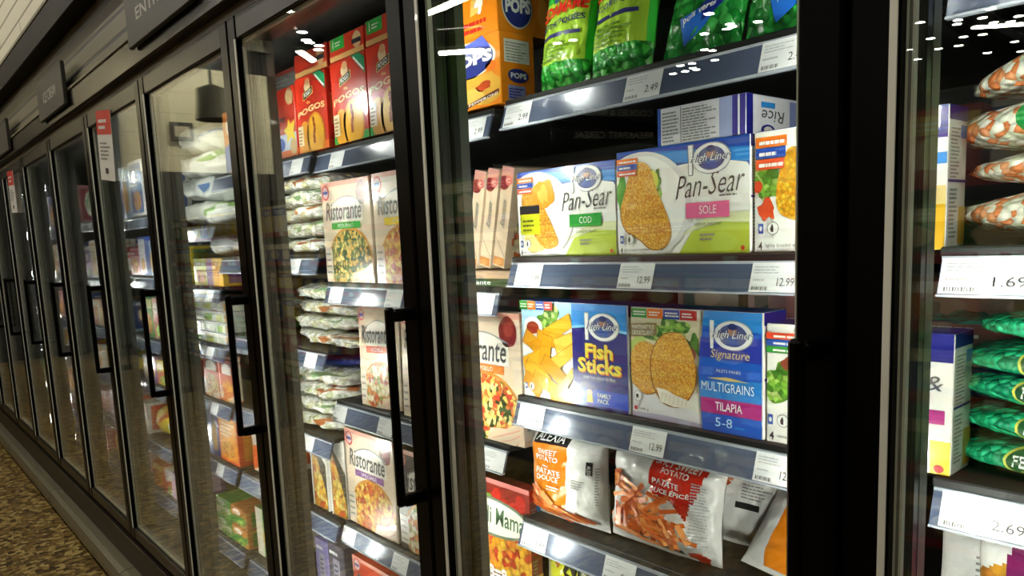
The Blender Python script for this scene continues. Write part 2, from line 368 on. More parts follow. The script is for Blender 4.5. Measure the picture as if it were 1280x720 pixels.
# sale tags hanging inside two door glasses
def sale_tag(px, py, w_, h_, label, rz):
    P_ = at(px, py, -.0085); b = MB(); S = lambda u, v, l=1: ((u - .5) * w_, -.0005 * l, (v - 1) * h_)
    b.box(-w_ / 2, w_ / 2, 0, .0012, -h_, 0, M('#f0eee8', .5)); b.rect(S, 0, .66, 1, 1, M('#d8341f', .5), 1); b.lines(S, .15, .74, .85, .92, 2, WHITE, 2, .5)
    b.lines(S, .15, .3, .85, .58, 5, GREY, 2); b.rect(S, .4, .1, .6, .18, INK, 2)
    tag(b.build('sale_tag', None, P_, (0, rz, 0)), label, 'sign')
sale_tag(128, 138, .20, .25, 'red and white paper tag hanging askew inside a freezer door', .12)
sale_tag(12, 214, .2, .24, 'small red paper tag inside a far freezer door at the picture edge', .05)
# ------------------------------------------------------------------ packaging artwork
PZ = dict(
 spinach=cells('pizza_spinach', ['#d9a84e', '#34521f', '#e6cf86', '#2f4a22', '#dcb458', '#466a30'], 110, .4),
 mozz=cells('pizza_mozzarella', ['#e8d8b0', '#f2e6c8', '#d8863a', '#efe0c0', '#c8472a', '#93a04a'], 85, .4),
 pollo=cells('pizza_pollo', ['#e8c060', '#f0dc90', '#e07830', '#2f4d25', '#ecd080', '#d84a2a'], 100, .4),
 pepp=cells('pizza_pepperoni', ['#e0a030', '#d86a20', '#b83a20', '#e8c050', '#d87a28', '#f0d070'], 90, .4),
 mama=cells('pizza_mama', ['#e8a020', '#f0c040', '#d8502a', '#f2b838', '#c83a20', '#e88a30'], 70, .4),
 fungi=cells('pizza_fungi', ['#e6c87a', '#d8a050', '#f0e0b0', '#c06a30', '#e8b858'], 65, .4))
BREAD = cells('bread_crumb', ['#e09a20', '#eeb43c', '#d48a18', '#f2c858', '#e6a62c', '#cc8216'], 420, .45, 0, .8)
BREAD2 = cells('gold_crumb', ['#f0b01c', '#e8a418', '#f6c838', '#e09a14'], 200, .45)
SALAD = cells('salad_leaf', ['#5a9a2a', '#86c040', '#c8dc8a', '#3f7a1e', '#a8d060'], 110, .45)
FRY = [M('#e8772e'), M('#f08c40'), M('#d0601f'), M('#e8843a'), M('#c9571c')]
STK = [M('#f0b428'), M('#e6a31c'), M('#f6c64a'), M('#dc9818')]
RED = M('#c8281e'); ORG = M('#f07818'); BLUE = M('#1f4fb0'); NAVY = M('#1c1f7a'); SKY = M('#2f8fe0'); GRN = M('#2f9a3a'); LIME = M('#c8d83a'); PINK = M('#e86a9a')
MAG = M('#b02a80'); YEL = M('#f4d020'); CREAM = M('#efe2cc'); BEIGE = M('#e3cdb2'); ROSE = M('#e0a392'); SILV = M('#9aa0a4'); PLUM = M('#7a1f24'); BROWN = M('#8a5a2e')
def ck(pts, n=3):                            # rounded outline
    for _ in range(n): pts = [q for (a, b), (c, d) in zip(pts, pts[1:] + pts[:1]) for q in ((a * .75 + c * .25, b * .75 + d * .25), (a * .25 + c * .75, b * .25 + d * .75))]
    return pts
def sticks(b, S, cu, cv, ru, rv, n, ln, wd, mats, seed, l0=3, asp=1, ang=(0, 3.14), st=.25):
    r = random.Random(seed)
    for i in range(n):
        a = r.uniform(0, 6.28); q = math.sqrt(r.random()); x = cu + ru * q * math.cos(a); y = cv + rv * q * math.sin(a); t = r.uniform(*ang)
        dx, dy = math.cos(t) * ln / 2, math.sin(t) * ln / 2 * asp; nx, ny = -math.sin(t) * wd / 2, math.cos(t) * wd / 2 * asp
        b.poly(S, [(x + dx + nx, y + dy + ny), (x + dx - nx, y + dy - ny), (x - dx - nx, y - dy - ny), (x - dx + nx, y - dy + ny)], mats[i % len(mats)], l0 + i * st)
def fishlogo(b, S, cu, cv, s, asp, l=5):       # white fish outline, captain in blue, italic name across
    k = lambda x, y: (cu + s * x, cv + s * y * asp)
    W = M('#f6f6f4', .3); D = M('#23306e')
    b.poly(S, [k(-1.02, .62), k(-.72, .62), k(-.76, -.62), k(-1.0, -.62)], SILV, l - 1); b.poly(S, [k(-.98, .58), k(-.78, .58), k(-.82, -.58), k(-.96, -.58)], W, l)
    def lens(rx, ry, m, ll):
        pts = [k(-.78 + (rx) * (1 - math.cos(math.pi * i / 14)) , ry * math.sin(math.pi * i / 14)) for i in range(15)]
        pts += [k(-.78 + rx * (1 - math.cos(math.pi * i / 14)), -ry * math.sin(math.pi * i / 14)) for i in range(13, 0, -1)]
        b.poly(S, pts, m, ll)
    lens(.9, .62, SILV, l); lens(.88, .58, W, l + 1)
    b.ell(S, cu + s * .1, cv, s * .66, s * .46 * asp, M('#566096'), l + 2)
    b.ell(S, cu + s * .1, cv + s * .17 * asp, s * .2, s * .2 * asp, M('#c08a70'), l + 3); b.ell(S, cu + s * .1, cv + s * .36 * asp, s * .22, s * .13 * asp, D, l + 4)
    b.poly(S, [k(-.2, -.38), k(.4, -.38), k(.3, .04), k(-.1, .04)], M('#3a5aa8'), l + 3)
    b.text(S, 'High Liner', cu - s * .84, cv - s * .2 * asp, cu + s * 1.02, cv + s * .2 * asp, D, l + 5, .05, .25); b.text(S, 'High Liner', cu - s * .84, cv - s * .2 * asp, cu + s * 1.02, cv + s * .2 * asp, W, l + 6, .0, .25)
def tri(b, S, u0, v0, u1, v1, cols, l=6, horiz=False):
    n = len(cols)
    for i, c in enumerate(cols):
        if horiz: a = (u0 + (u1 - u0) * i / n, v0, u0 + (u1 - u0) * (i + .97) / n, v1)
        else: a = (u0, v1 - (v1 - v0) * (i + .94) / n, u1 - (u1 - u0) * .04 * i, v1 - (v1 - v0) * i / n)
        b.rect(S, *a, c, l); b.lines(S, a[0] + (a[2] - a[0]) * .12, a[1] + (a[3] - a[1]) * .25, a[2], a[3] - (a[3] - a[1]) * .15, 2 if horiz else 1, WHITE, l + 1, .55, i)
def icons(b, S, u, v, s, asp, l=6):
    b.rect(S, u, v - s * asp, u + s * 1.1, v + s * asp, BLUE, l); b.ell(S, u + s * .55, v, s * .3, s * .5 * asp, WHITE, l + 1, 12)
    b.ell(S, u + s * 3.2, v, s * 1.3, s * 1.3 * asp, GREY, l, 20); b.ell(S, u + s * 3.2, v, s * 1.15, s * 1.15 * asp, WHITE, l + 1, 20); b.ell(S, u + s * 3.1, v, s * .4, s * .7 * asp, INK, l + 2, 12, .3)
def sidefacts(b, S, navy=NAVY):
    b.rect(S, 0, .9, 1, 1, navy, 1); b.rect(S, .62, .78, .95, .87, SKY, 2); b.lines(S, .1, .5, .6, .86, 14, GREY, 2, .5, 4); b.rect(S, .0, .47, 1, .49, navy, 2)
    b.lines(S, .1, .08, .55, .44, 12, GREY, 2, .5, 5); b.rect(S, .62, .03, 1, .3, M('#e0b040'), 1)
def pansear(name, x0, x1, h, label, flavour, col, sub, kind):
    wd = x1 - x0; b = MB(); D = .058; b.box(-wd / 2, wd / 2, 0, D, 0, h, M('#f3f3ee', .3, 0, .3), .0012); S = front(wd - .002, h); asp = wd / h
    b.rect(S, 0, .74, 1, 1, BLUE, 1); b.poly(S, [(.25, .86), (1, .78), (1, .9), (.25, .97)], SKY, 2); b.ell(S, .66, .6, .52, .22, M('#f3f3ee', .3), 3)
    b.poly(S, [(0, 0), (1, 0), (1, .26), (.8, .28), (.6, .2), (.5, .0)], M('#b9cc46'), 3); b.poly(S, [(.5, .16), (.75, .27), (1, .25), (1, .36), (.75, .36)], M('#dfe6b4'), 2)
    b.ell(S, .2, .46, .4, .52, M('#e4e6e6'), 4, 40); b.ell(S, .19, .46, .37, .48, M('#fbfbf8'), 4.5, 40)
    if kind == 'slice':
        b.ell(S, .17, .2, .1, .16, M('#e8c23a'), 6); b.ell(S, .2, .22, .13, .17, M('#f2d98a'), 6.5, wob=.1); b.poly(S, ck([(.06, .8), (.22, .78), (.4, .3), (.46, .12), (.3, .06), (.2, .2), (.04, .55)]), BREAD, 7)
        b.ell(S, .3, .72, .12, .17, M('#e89a2c'), 8, wob=.15, seed=3); b.ell(S, .3, .72, .06, .09, M('#f0b850'), 8.5, wob=.3)
        b.rect(S, .03, .26, .25, .6, M('#d8dc28'), 9); b.rect(S, .03, .5, .25, .6, M('#20242a'), 9.5); b.lines(S, .06, .3, .22, .46, 3, M('#6a7020'), 10)
    else:
        b.ell(S, .32, .66, .07, .14, SALAD, 6, wob=.4, seed=2); b.ell(S, .05, .62, .05, .16, M('#5aa03a'), 5.5, wob=.3); b.ell(S, .3, .7, .05, .09, M('#dfe05a'), 6.5)
        FP = [(.2, .9), (.29, .84), (.33, .62), (.41, .4), (.46, .2), (.41, .06), (.28, .04), (.19, .16), (.07, .22), (.02, .42), (.07, .6), (.12, .82)]; b.poly(S, ck([(x - .004, y - .012) for x, y in FP]), M('#9a6414'), 6.8); b.poly(S, ck(FP), BREAD, 7)
    tri(b, S, .012, .74 if kind == 'slice' else .76, .19, .93, [ORG, BLUE, M('#e85a3a')], 11)
    fishlogo(b, S, .73, .84, .15, asp, 6)
    b.text(S, 'Pan-Sear', .5, .5, .97, .71, M('#4a4a4e'), 6, -.006, .16, .04); b.lines(S, .8, .5, .98, .54, 1, GREY, 6)
    b.rect(S, .56, .32, .87, .46, col, 7); b.text(S, flavour, .66, .355, .78, .43, WHITE, 8)
    b.text(S, sub, .62, .24, .82, .29, M('#55584a'), 7); b.lines(S, .66, .12, .8, .2, 2, GREY, 7)
    icons(b, S, .03, .15, .026, asp, 12); b.text(S, '4', .03, .015, .05, .075, INK, 12, .02); b.text(S, 'lightly breaded whole fillets', .06, .025, .27, .06, INK, 12)
    b.ell(S, .96, .045, .014, .022, RED, 8, 10)
    sidefacts(b, side(wd, D, h)); b.rect(top(wd, D, h), 0, 0, 1, 1, BLUE, 1)
    tag(b.build(name, None, ((x0 + x1) / 2, .215, 1.4165)), label, 'box', 'fish fillet boxes'); return b
pansear('fish_fillet_box', -1.086, -.8395, .157, 'white and blue fish fillet box with green COD band', 'COD', GRN, 'savoury herb', 'slice')
pansear('fish_fillet_box', -.8375, -.590, .166, 'white and blue fish fillet box with pink SOLE band', 'SOLE', PINK, 'lemon pepper', 'fillet')
# third box on that shelf, its right part shows through the next door
def third_box():
    wd, h, D = .249, .166, .058; b = MB(); b.box(-wd / 2, wd / 2, 0, D, 0, h, M('#f1f1ec', .3, 0, .3), .0012); S = front(wd - .002, h)
    b.rect(S, .75, .78, 1, 1, NAVY, 1); b.rect(S, .75, .0, 1, .32, M('#e8b428'), 1); b.rect(S, .75, .32, 1, .45, M('#f0d890'), 1); b.rect(S, .8, .6, 1, .68, SKY, 1.5)
    b.ell(S, .07, .6, .08, .2, SALAD, 3, wob=.35, seed=5); b.ell(S, .02, .55, .03, .05, M('#d8402a'), 4); b.ell(S, .08, .36, .055, .08, M('#e05028'), 4, wob=.3)
    b.poly(S, ck([(.2, .88), (.3, .8), (.5, .82), (.62, .6), (.64, .3), (.5, .2), (.3, .24), (.14, .3), (.13, .55)]), BREAD2, 5)
    tri(b, S, .012, .68, .2, .95, [ORG, BLUE, M('#e8502e')], 9); icons(b, S, .03, .2, .028, 1.5, 10); b.text(S, '4', .03, .02, .055, .09, INK, 10, .02); b.text(S, 'lightly breaded whole fillets', .075, .035, .36, .075, INK, 10)
    sidefacts(b, side(wd, D, h)); b.rect(top(wd, D, h), 0, 0, 1, 1, BLUE, 1)
    tag(b.build('fish_fillet_box', None, (-.4595, .215, 1.4165)), 'fish fillet box with golden fillet beside salad, standing right of the SOLE box', 'box', 'fish fillet boxes')
third_box()
def rice_box():
    wd, h, D = .156, .056, .235; b = MB(); b.box(-wd / 2, wd / 2, 0, D, 0, h, M('#e9e8ee', .3, 0, .3), .0012); S = front(wd - .002, h)
    b.rect(S, .72, 0, .86, 1, M('#a9b4e0'), 1); b.rect(S, .86, 0, 1, 1, M('#4a3f9a'), 1); b.rect(S, .92, 0, .94, 1, WHITE, 2); b.rect(S, 0, 0, .04, 1, BLUE, 1)
    b.lines(S, .06, .08, .26, .92, 9, GREY, 2, .5, 3); b.rect(S, .28, .04, .288, .96, INK, 2); b.lines(S, .3, .06, .7, .94, 12, GREY, 2, .5, 9)
    S0 = side(wd, D, h); S = lambda u, v, l=1: S0(1 - u, 1 - v, l)          # the box lies upside down
    b.rect(S, .93, 0, 1, 1, NAVY, 1); b.text(S, 'Rice', .58, .36, .84, .66, M('#5a5a60'), 3, .004, .06); b.rect(S, .68, .16, .84, .3, SKY, 2); b.ell(S, .76, .86, .08, .14, NAVY, 2); b.ell(S, .76, .86, .05, .09, M('#d8d0c8'), 3)
    b.rect(S, 0, .06, .5, 1, M('#8a97cc'), 1); b.lines(S, .03, .12, .47, .92, 8, NAVY, 2, .45, 8)
    b.rect(top(wd, D, h), 0, 0, 1, 1, M('#c8cce8'), 1)
    tag(b.build('frozen_rice_box', None, (-.6755, .2165, 1.5835)), 'white and purple rice box lying flat on top of the fish fillet boxes', 'box')
rice_box()
def fish_sticks():
    wd, h, D = .271, .188, .06; b = MB(); b.box(-wd / 2, wd / 2, 0, D, 0, h, M('#f4f4f0', .28, 0, .3), .0012); S = front(wd - .002, h); asp = wd / h
    b.rect(S, 0, .3, .52, 1, M('#a9d4ee'), .6); b.ell(S, .3, .4, .34, .46, M('#f7f7f5'), 1)
    b.ell(S, .27, .84, .12, .12, SALAD, 2, wob=.35, seed=4); b.ell(S, .12, .72, .1, .12, M('#eef0f0'), 3); b.ell(S, .12, .73, .065, .065, M('#9a2f1c'), 4)
    r = random.Random(5)
    for i, (x, y, t, L) in enumerate(((.38, .74, .45, .28), (.32, .62, -.1, .3), (.44, .6, .3, .2), (.14, .56, -.5, .24), (.12, .4, .35, .24), (.24, .46, 1.35, .28), (.42, .44, .5, .28), (.34, .3, -.6, .28), (.16, .26, -.5, .26), (.28, .14, -.35, .34), (.44, .16, .8, .3), (.1, .14, -.6, .2), (.4, .07, .1, .22))):
        for k, (m, sc) in enumerate(((M('#b87812'), 1.06), (STK[i % 4], 1.0))):
            dx, dy = math.cos(t) * L / 2 * sc, math.sin(t) * L / 2 * asp * sc; nx, ny = -math.sin(t) * .05 * sc, math.cos(t) * .05 * asp * sc
            b.poly(S, [(min(.515, max(.002, x + q[0])), y + q[1]) for q in ((dx + nx, dy + ny), (dx - nx, dy - ny), (-dx - nx, -dy - ny), (-dx + nx, -dy + ny))], m, 5 + i * .4 + k * .2)
    tri(b, S, .0, .915, .34, 1, [GRN, ORG, BLUE, M('#e0483a')], 12, True); icons(b, S, .03, .12, .022, asp, 12)
    b.rect(S, .52, 0, 1, 1, NAVY, 11); b.poly(S, [(.52, .78), (.7, .8), (1, .76), (1, 1), (.52, 1)], SKY, 11.5); b.poly(S, [(.52, .76), (.72, .79), (1, .74), (1, .765), (.72, .815), (.52, .785)], M('#8ad0f4'), 12)
    fishlogo(b, S, .79, .79, .15, asp, 13)
    for t, v0, v1, u0, u1 in (('Fish', .49, .63, .64, .88), ('Sticks', .35, .49, .57, .95)):
        b.text(S, t, u0 + .006, v0 - .012, u1 + .008, v1 - .008, ORG, 13, .03); b.text(S, t, u0, v0, u1, v1, M('#f8e24a'), 14, .03)
    b.text(S, 'made from minced fish fillets', .62, .29, .9, .325, WHITE, 13); b.rect(S, .52, .04, 1, .19, M('#1f4fd0'), 12); b.text(S, 'FAMILY', .74, .12, .86, .165, WHITE, 13, .02); b.text(S, 'PACK', .74, .065, .84, .11, WHITE, 13, .02)
    b.poly(S, [(.64, .06), (.7, .06), (.69, .17), (.65, .17)], M('#d8c040'), 13); b.ell(S, .67, .16, .03, .03, M('#d8b8a0'), 13.5, 10)
    sidefacts(b, side(wd, D, h)); b.rect(top(wd, D, h), 0, 0, 1, 1, M('#1a46a0'), 1)
    tag(b.build('fish_sticks_box', None, (-.9545, .215, 1.1435)), 'blue box reading Fish Sticks with golden fish sticks on a plate', 'box')
fish_sticks()
def tilapia():
    wd, h, D = .247, .187, .06; b = MB(); b.box(-wd / 2, wd / 2, 0, D, 0, h, M('#efece0', .28, 0, .3), .0012); S = front(wd - .002, h); asp = wd / h
    b.rect(S, 0, .3, .58, .92, M('#e3d9b8'), .8); b.poly(S, [(0, .3), (.25, .2), (.58, .12), (.58, 0), (0, 0)], M('#e9e9ee'), 1); b.poly(S, [(0, .05), (.3, .06), (.58, .04), (.58, 0), (0, 0)], M('#b9b4cc'), 1.5)
    b.ell(S, .3, .76, .17, .16, SALAD, 2, wob=.35, seed=6, n=40); b.ell(S, .08, .66, .1, .08, M('#b8d070'), 2, wob=.3); b.ell(S, .52, .7, .05, .08, M('#4a7a2a'), 2, wob=.4); b.ell(S, .5, .62, .03, .06, M('#8a3a3a'), 2.5)
    DK = M('#8a5410'); b.ell(S, .135, .46, .165, .235, DK, 2.6, 40, .04, 2, 1, -.3); b.ell(S, .13, .465, .16, .23, BREAD, 3, 40, .04, 2, 1, -.3); b.ell(S, .352, .475, .185, .335, DK, 4.4, 48, .03, 3, 1, .12); b.ell(S, .355, .48, .178, .325, BREAD, 5, 48, .03, 3, 1, .12)
    b.poly(S, [(.22, .3), (.3, .29), (.36, .26), (.46, .23), (.5, .2), (.46, .16), (.36, .15), (.25, .18)], M('#f2eee0'), 6)
    for i in range(7): b.line(S, [(.25 + i * .034, .17), (.27 + i * .032, .265 - i * .006)], .004, M('#d0c8ae'), 7)
    b.poly(S, [(.005, .73), (.23, .76), (.23, .87), (.005, .85)], M('#8f7a45'), 7); b.text(S, 'MAINTENANT PLUS', .02, .8, .21, .84, WHITE, 8, 0, 0, .012); b.text(S, 'CROUSTILLANT!', .02, .75, .2, .79, WHITE, 8, 0, 0, .012)
    tri(b, S, .02, .91, .55, .99, [GRN, ORG, BLUE, M('#c83030')], 8, True); b.ell(S, .06, .2, .034, .05, GREY, 7); b.ell(S, .06, .2, .03, .045, WHITE, 7.5); b.ell(S, .055, .2, .012, .02, INK, 8)
    b.ell(S, .04, .09, .014, .02, RED, 7, 10); b.text(S, '680 g', .08, .07, .15, .1, INK, 7)
    pts = [(.585, 0), (.565, .25), (.555, .5), (.58, .75), (.6, 1)]
    b.poly(S, pts + [(.999, 1), (.999, 0)], M('#1f5fc8'), 9); b.poly(S, [(.56, .62), (.575, .78), (.999, .8), (.999, .6)], M('#2c3aa8'), 9.5); b.poly(S, [(.59, .88), (.6, 1), (.999, 1), (.999, .84)], SKY, 9.5)
    b.poly(S, [(.57, .25), (.56, .42), (.999, .46), (.999, .24)], M('#2a86d8'), 9.5)
    fishlogo(b, S, .79, .81, .15, asp, 10); b.text(S, 'Signature', .65, .6, .92, .69, M('#e8d088'), 11, 0, .15); b.text(S, 'FILETS PANÉS', .69, .505, .86, .535, WHITE, 11)
    b.poly(S, [(.62, .45), (.76, .47), (.92, .445), (.76, .44)], M('#e8c878'), 11); b.text(S, 'MULTIGRAINS', .58, .345, .95, .42, WHITE, 11, -.003)
    b.rect(S, .575, .16, 1, .285, MAG, 11); b.text(S, 'TILAPIA', .68, .19, .87, .26, WHITE, 12, .01); b.text(S, '5-8', .68, .055, .8, .13, M('#bfe0ff'), 11); b.lines(S, .82, .06, .92, .09, 1, SKY, 11)
    sidefacts(b, side(wd, D, h)); b.rect(top(wd, D, h), 0, 0, 1, 1, M('#1a46a0'), 1)
    tag(b.build('breaded_tilapia_box', None, (-.692, .215, 1.1435)), 'box of breaded fillets with magenta TILAPIA band, right of the fish sticks', 'box')
tilapia()
def salad_box():
    wd, h, D = .244, .173, .06; b = MB(); b.box(-wd / 2, wd / 2, 0, D, 0, h, M('#f1f0e8', .28, 0, .3), .0012); S = front(wd - .002, h)
    tri(b, S, .0, .76, .4, .93, [M('#e0482a'), BLUE, GRN], 8); b.ell(S, .12, .52, .13, .2, SALAD, 2, wob=.3, seed=8, n=40); b.ell(S, .14, .68, .05, .05, M('#8a3a2a'), 3, wob=.2); b.ell(S, .3, .45, .14, .25, BREAD2, 4, wob=.1)
    icons(b, S, -.03 + .04, .2, .03, 1.4, 5); b.text(S, '4', .02, .03, .05, .1, INK, 5, .02); b.text(S, 'vacuum packed portions', .07, .05, .36, .085, INK, 5)
    b.rect(S, .7, .8, 1, 1, NAVY, 1); b.rect(S, .7, 0, 1, .24, YEL, 1); b.rect(S, .8, .36, .97, .46, MAG, 2); b.text(S, 'y&', .8, .56, .96, .7, M('#5a5a60'), 2, 0, .2); b.ell(S, .95, .04, .025, .03, RED, 3, 10)
    sidefacts(b, side(wd, D, h)); b.rect(top(wd, D, h), 0, 0, 1, 1, M('#2a2a80'), 1)
    tag(b.build('fish_portion_box', None, (-.4425, .215, 1.1435)), 'narrow view of a white box with salad leaf, right of the tilapia box', 'box')
salad_box()
# cartons standing at the back of the middle shelf
for i, x in enumerate((-.86, -.7, -.55, -.41)):
    wd, h = .14, .215; b = MB(); b.box(-wd / 2, wd / 2, 0, .2, 0, h, M(('#8a6a5a', '#9a6a70', '#a09080', '#7a5a50')[i]), .0012); S = front(wd, h)
    b.rect(S, .1, .72, .3, .85, INK, 1); b.ell(S, .5, .3, .4, .26, PZ['fungi'], 1); b.lines(S, .2, .6, .9, .7, 2, WHITE, 1, .5, i)
    tag(b.build('back_row_carton', None, (x, .5, 1.144)), '%s dim carton behind the fish sticks, seen over the boxes' % ('first', 'second', 'third', 'fourth')[i], 'box', 'dim cartons behind the fish boxes')

# ------------------------------------------------------------------ pizza cartons
def pizza(x0, x1, z, h, label, food, band, bandtxt, d=.03, Y=.215, script='Ristorante', tilt=0.0, roll=0.0, base='#e6d2ba', name='pizza_box', right=True, y_in=0):
    wd = x1 - x0; b = MB(); b.box(-wd / 2, wd / 2, 0, d, 0, h, M(base, .3, 0, .3), .0012); S = front(wd - .002, h); asp = wd / h
    b.rect(S, 0, .955, 1, 1, ROSE, 1); b.rect(S, 0, .8, .04, .955, ROSE, 1)
    b.ell(S, .1, .9, .08, .08 * asp, M('#d04a42'), 2); b.ell(S, .1, .9, .06, .06 * asp, M('#e8c4c0'), 3); b.rect(S, .045, .885, .155, .915, M('#4a5aa0'), 4)
    b.ell(S, .86, .86, .11, .12 * asp, PLUM, 2, wob=.05); b.ell(S, .87, .88, .06, .06 * asp, M('#9a3a34'), 3)
    arc = [(.2 + .66 * i / 12, .77 + .075 * math.sin(math.pi * i / 12)) for i in range(13)]
    b.poly(S, arc + [(.86, .6), (.2, .6)], M('#efe8de'), 2); b.line(S, arc, .014, SILV, 4, 1 / asp)
    if script: b.text(S, script, .1, .62, .84, .8, M('#55585c'), 5, .012, .14)
    b.rect(S, .2, .53, .8, .595, band, 5)
    if bandtxt: b.text(S, bandtxt, .34, .545, .66, .58, WHITE, 6)
    b.ell(S, .55, .2, .46, .36 * asp, M('#c98a3c'), 3, 40); b.ell(S, .55, .2, .43, .335 * asp, food, 4, 40)
    b.rect(S, .02, .06, .17, .34, M('#d8cbbb'), 6)
    for i in range(4): b.rect(S, .035, .09 + i * .062, .14, .11 + i * .062, GREY, 7)
    b.poly(S, [(.55, 0), (.6, .1), (.8, .12), (1, .2), (1, .06), (.9, 0)], M('#ddc7ae'), 6); b.line(S, [(.62, .02), (.78, .07), (.97, .13)], .01, ROSE, 7); b.line(S, [(.72, .0), (.86, .04), (.97, .09)], .01, ROSE, 7)
    sd = side(wd, d, h); b.rect(sd, .05, .05, .95, .95, M('#f0e4d2'), 1); b.rect(sd, 0, .94, 1, 1, ROSE, 2); b.rect(sd, .3, .12, .7, .5, SILV, 2); b.ell(sd, .5, .86, .3, .03, RED, 2)
    o = b.build(name, None, ((x0 + x1) / 2, Y, z), (tilt, roll, 0)); return tag(o, label, 'box', 'boxed pizzas')
pizza(-1.882, -1.632, 1.3565, .262, 'pale pizza box with green band, standing left of a yellow-banded one', PZ['spinach'], GRN, 'PIZZA SPINACI')
pizza(-1.618, -1.37, 1.3565, .264, 'pale pizza box with yellow band half hidden behind the door frame', PZ['pepp'], YEL, 'QUATTRO')
pizza(-1.752, -1.566, 1.0335, .268, 'pale pizza box with red band slumped on the shelf, mozzarella slices shown', PZ['mozz'], M('#d8503a'), 'MOZZARELLA', tilt=-.05, roll=-.05, Y=.222)
pizza(-1.548, -1.375, 1.0335, .268, 'pale pizza box with green band behind the long door handle', PZ['pepp'], GRN, 'VEGETALE', tilt=-.05, roll=-.04, Y=.222)
pizza(-1.352, -1.096, 1.0335, .271, 'pale pizza box with orange band standing left of the fish sticks', PZ['pollo'], M('#e0803a'), 'PIZZA POLLO')
pizza(-1.852, -1.603, .6845, .270, 'pale pizza box with purple band and pepperoni pizza on the fourth shelf', PZ['pepp'], M('#8a5a9a'), 'SPECIALE')
pizza(-1.588, -1.34, .6845, .262, 'dark pizza box with white oval, right of the purple-banded pizza box', PZ['mozz'], RED, 'PROSCIUTTO', base='#3a3230')
def mama():
    wd, h, d = .262, .262, .03; b = MB(); b.box(-wd / 2, wd / 2, 0, d, 0, h, M('#8a2a22', .3, 0, .3), .0012); S = front(wd - .002, h)
    b.rect(S, 0, .96, 1, 1, M('#e08a84'), 1); b.rect(S, 0, .0, 1, .62, PZ['mama'], 1)
    for i in range(8): b.ell(S, .2 + .1 * i, .82 + .05 * math.sin(i * 2), .06, .07, M('#b8241c') if i > 3 else M('#6a9a2a'), 2 + .1 * i, 14, .1, i)
    b.ell(S, .5, .68, .52, .17, M('#6f7d68'), 4, 40); b.ell(S, .5, .68, .49, .145, M('#dfe0cf'), 5, 40); b.text(S, 'Casa di Mama', .1, .62, .94, .77, M('#4a6a4e'), 6, .014, .1)
    b.ell(S, .58, .13, .22, .08, M('#7a3a2a'), 4); b.text(S, '8=8', .46, .14, .7, .26, WHITE, 6, .03)
    sidefacts(b, side(wd, d, h), RED)
    tag(b.build('pizza_box', None, (-1.219, .215, .6845)), 'red pizza box reading di Mama with a cream oval, left of the potato bags', 'box', 'boxed pizzas')
mama()
# three cartons on edge, spines out, and one flat carton below them
def spine(x, label):
    wd, h, d = .036, .2, .13; b = MB(); b.box(-wd / 2, wd / 2, 0, d, 0, h, M('#d9c2a8', .3, 0, .3), .001); S = front(wd - .001, h)
    b.rect(S, 0, .84, 1, 1, M('#c08a80'), 1); b.ell(S, .3, .84, .45, .07, PLUM, 2); b.ell(S, .66, .87, .3, .05, M('#c8685c'), 3); b.text(S, 'C', .5, .85, .8, .89, WHITE, 4)
    S2 = lambda u, v, l=1: S(1 - v, u, l)
    b.text(S2, 'Ristorante', .42, .3, .68, .7, M('#5f6468'), 3, .012, .1); b.line(S, [(.05, .3), (.95, .12)], .04, M('#6a5a48'), 3, 7); b.rect(S, .05, .02, .95, .1, M('#c88a4a'), 2)
    sd = side(wd, d, h); b.rect(sd, 0, 0, 1, 1, M('#dcc6ac'), 1); b.ell(sd, .5, .3, .4, .3, PZ['mozz'], 2)
    tag(b.build('pizza_box', None, (x, .232, 1.396), (0, .23, 0)), label, 'box', 'boxed pizzas')
spine(-1.262, 'pizza box on edge spine out, leftmost of the three leaning behind the door')
spine(-1.218, 'pizza box on edge spine out, middle of the three leaning behind the door')
spine(-1.174, 'pizza box on edge spine out, nearest the green COD box of three')
def flat_pizza():
    b = MB(); wd, d, h = .26, .26, .032; b.box(-wd / 2, wd / 2, 0, d, 0, h, M('#b89a80', .3, 0, .3), .001); S = front(wd, h); b.rect(S, 0, 0, 1, .5, M('#3a4a30'), 1); b.text(S, 'Ristorante', .3, .12, .75, .42, WHITE, 2)
    T = top(wd, d, h); b.ell(T, .5, .5, .42, .42, PZ['mozz'], 1); tag(b.build('pizza_box', None, (-1.245, .216, 1.3565)), 'pizza box lying flat under the three leaning spines', 'box', 'boxed pizzas')
flat_pizza()
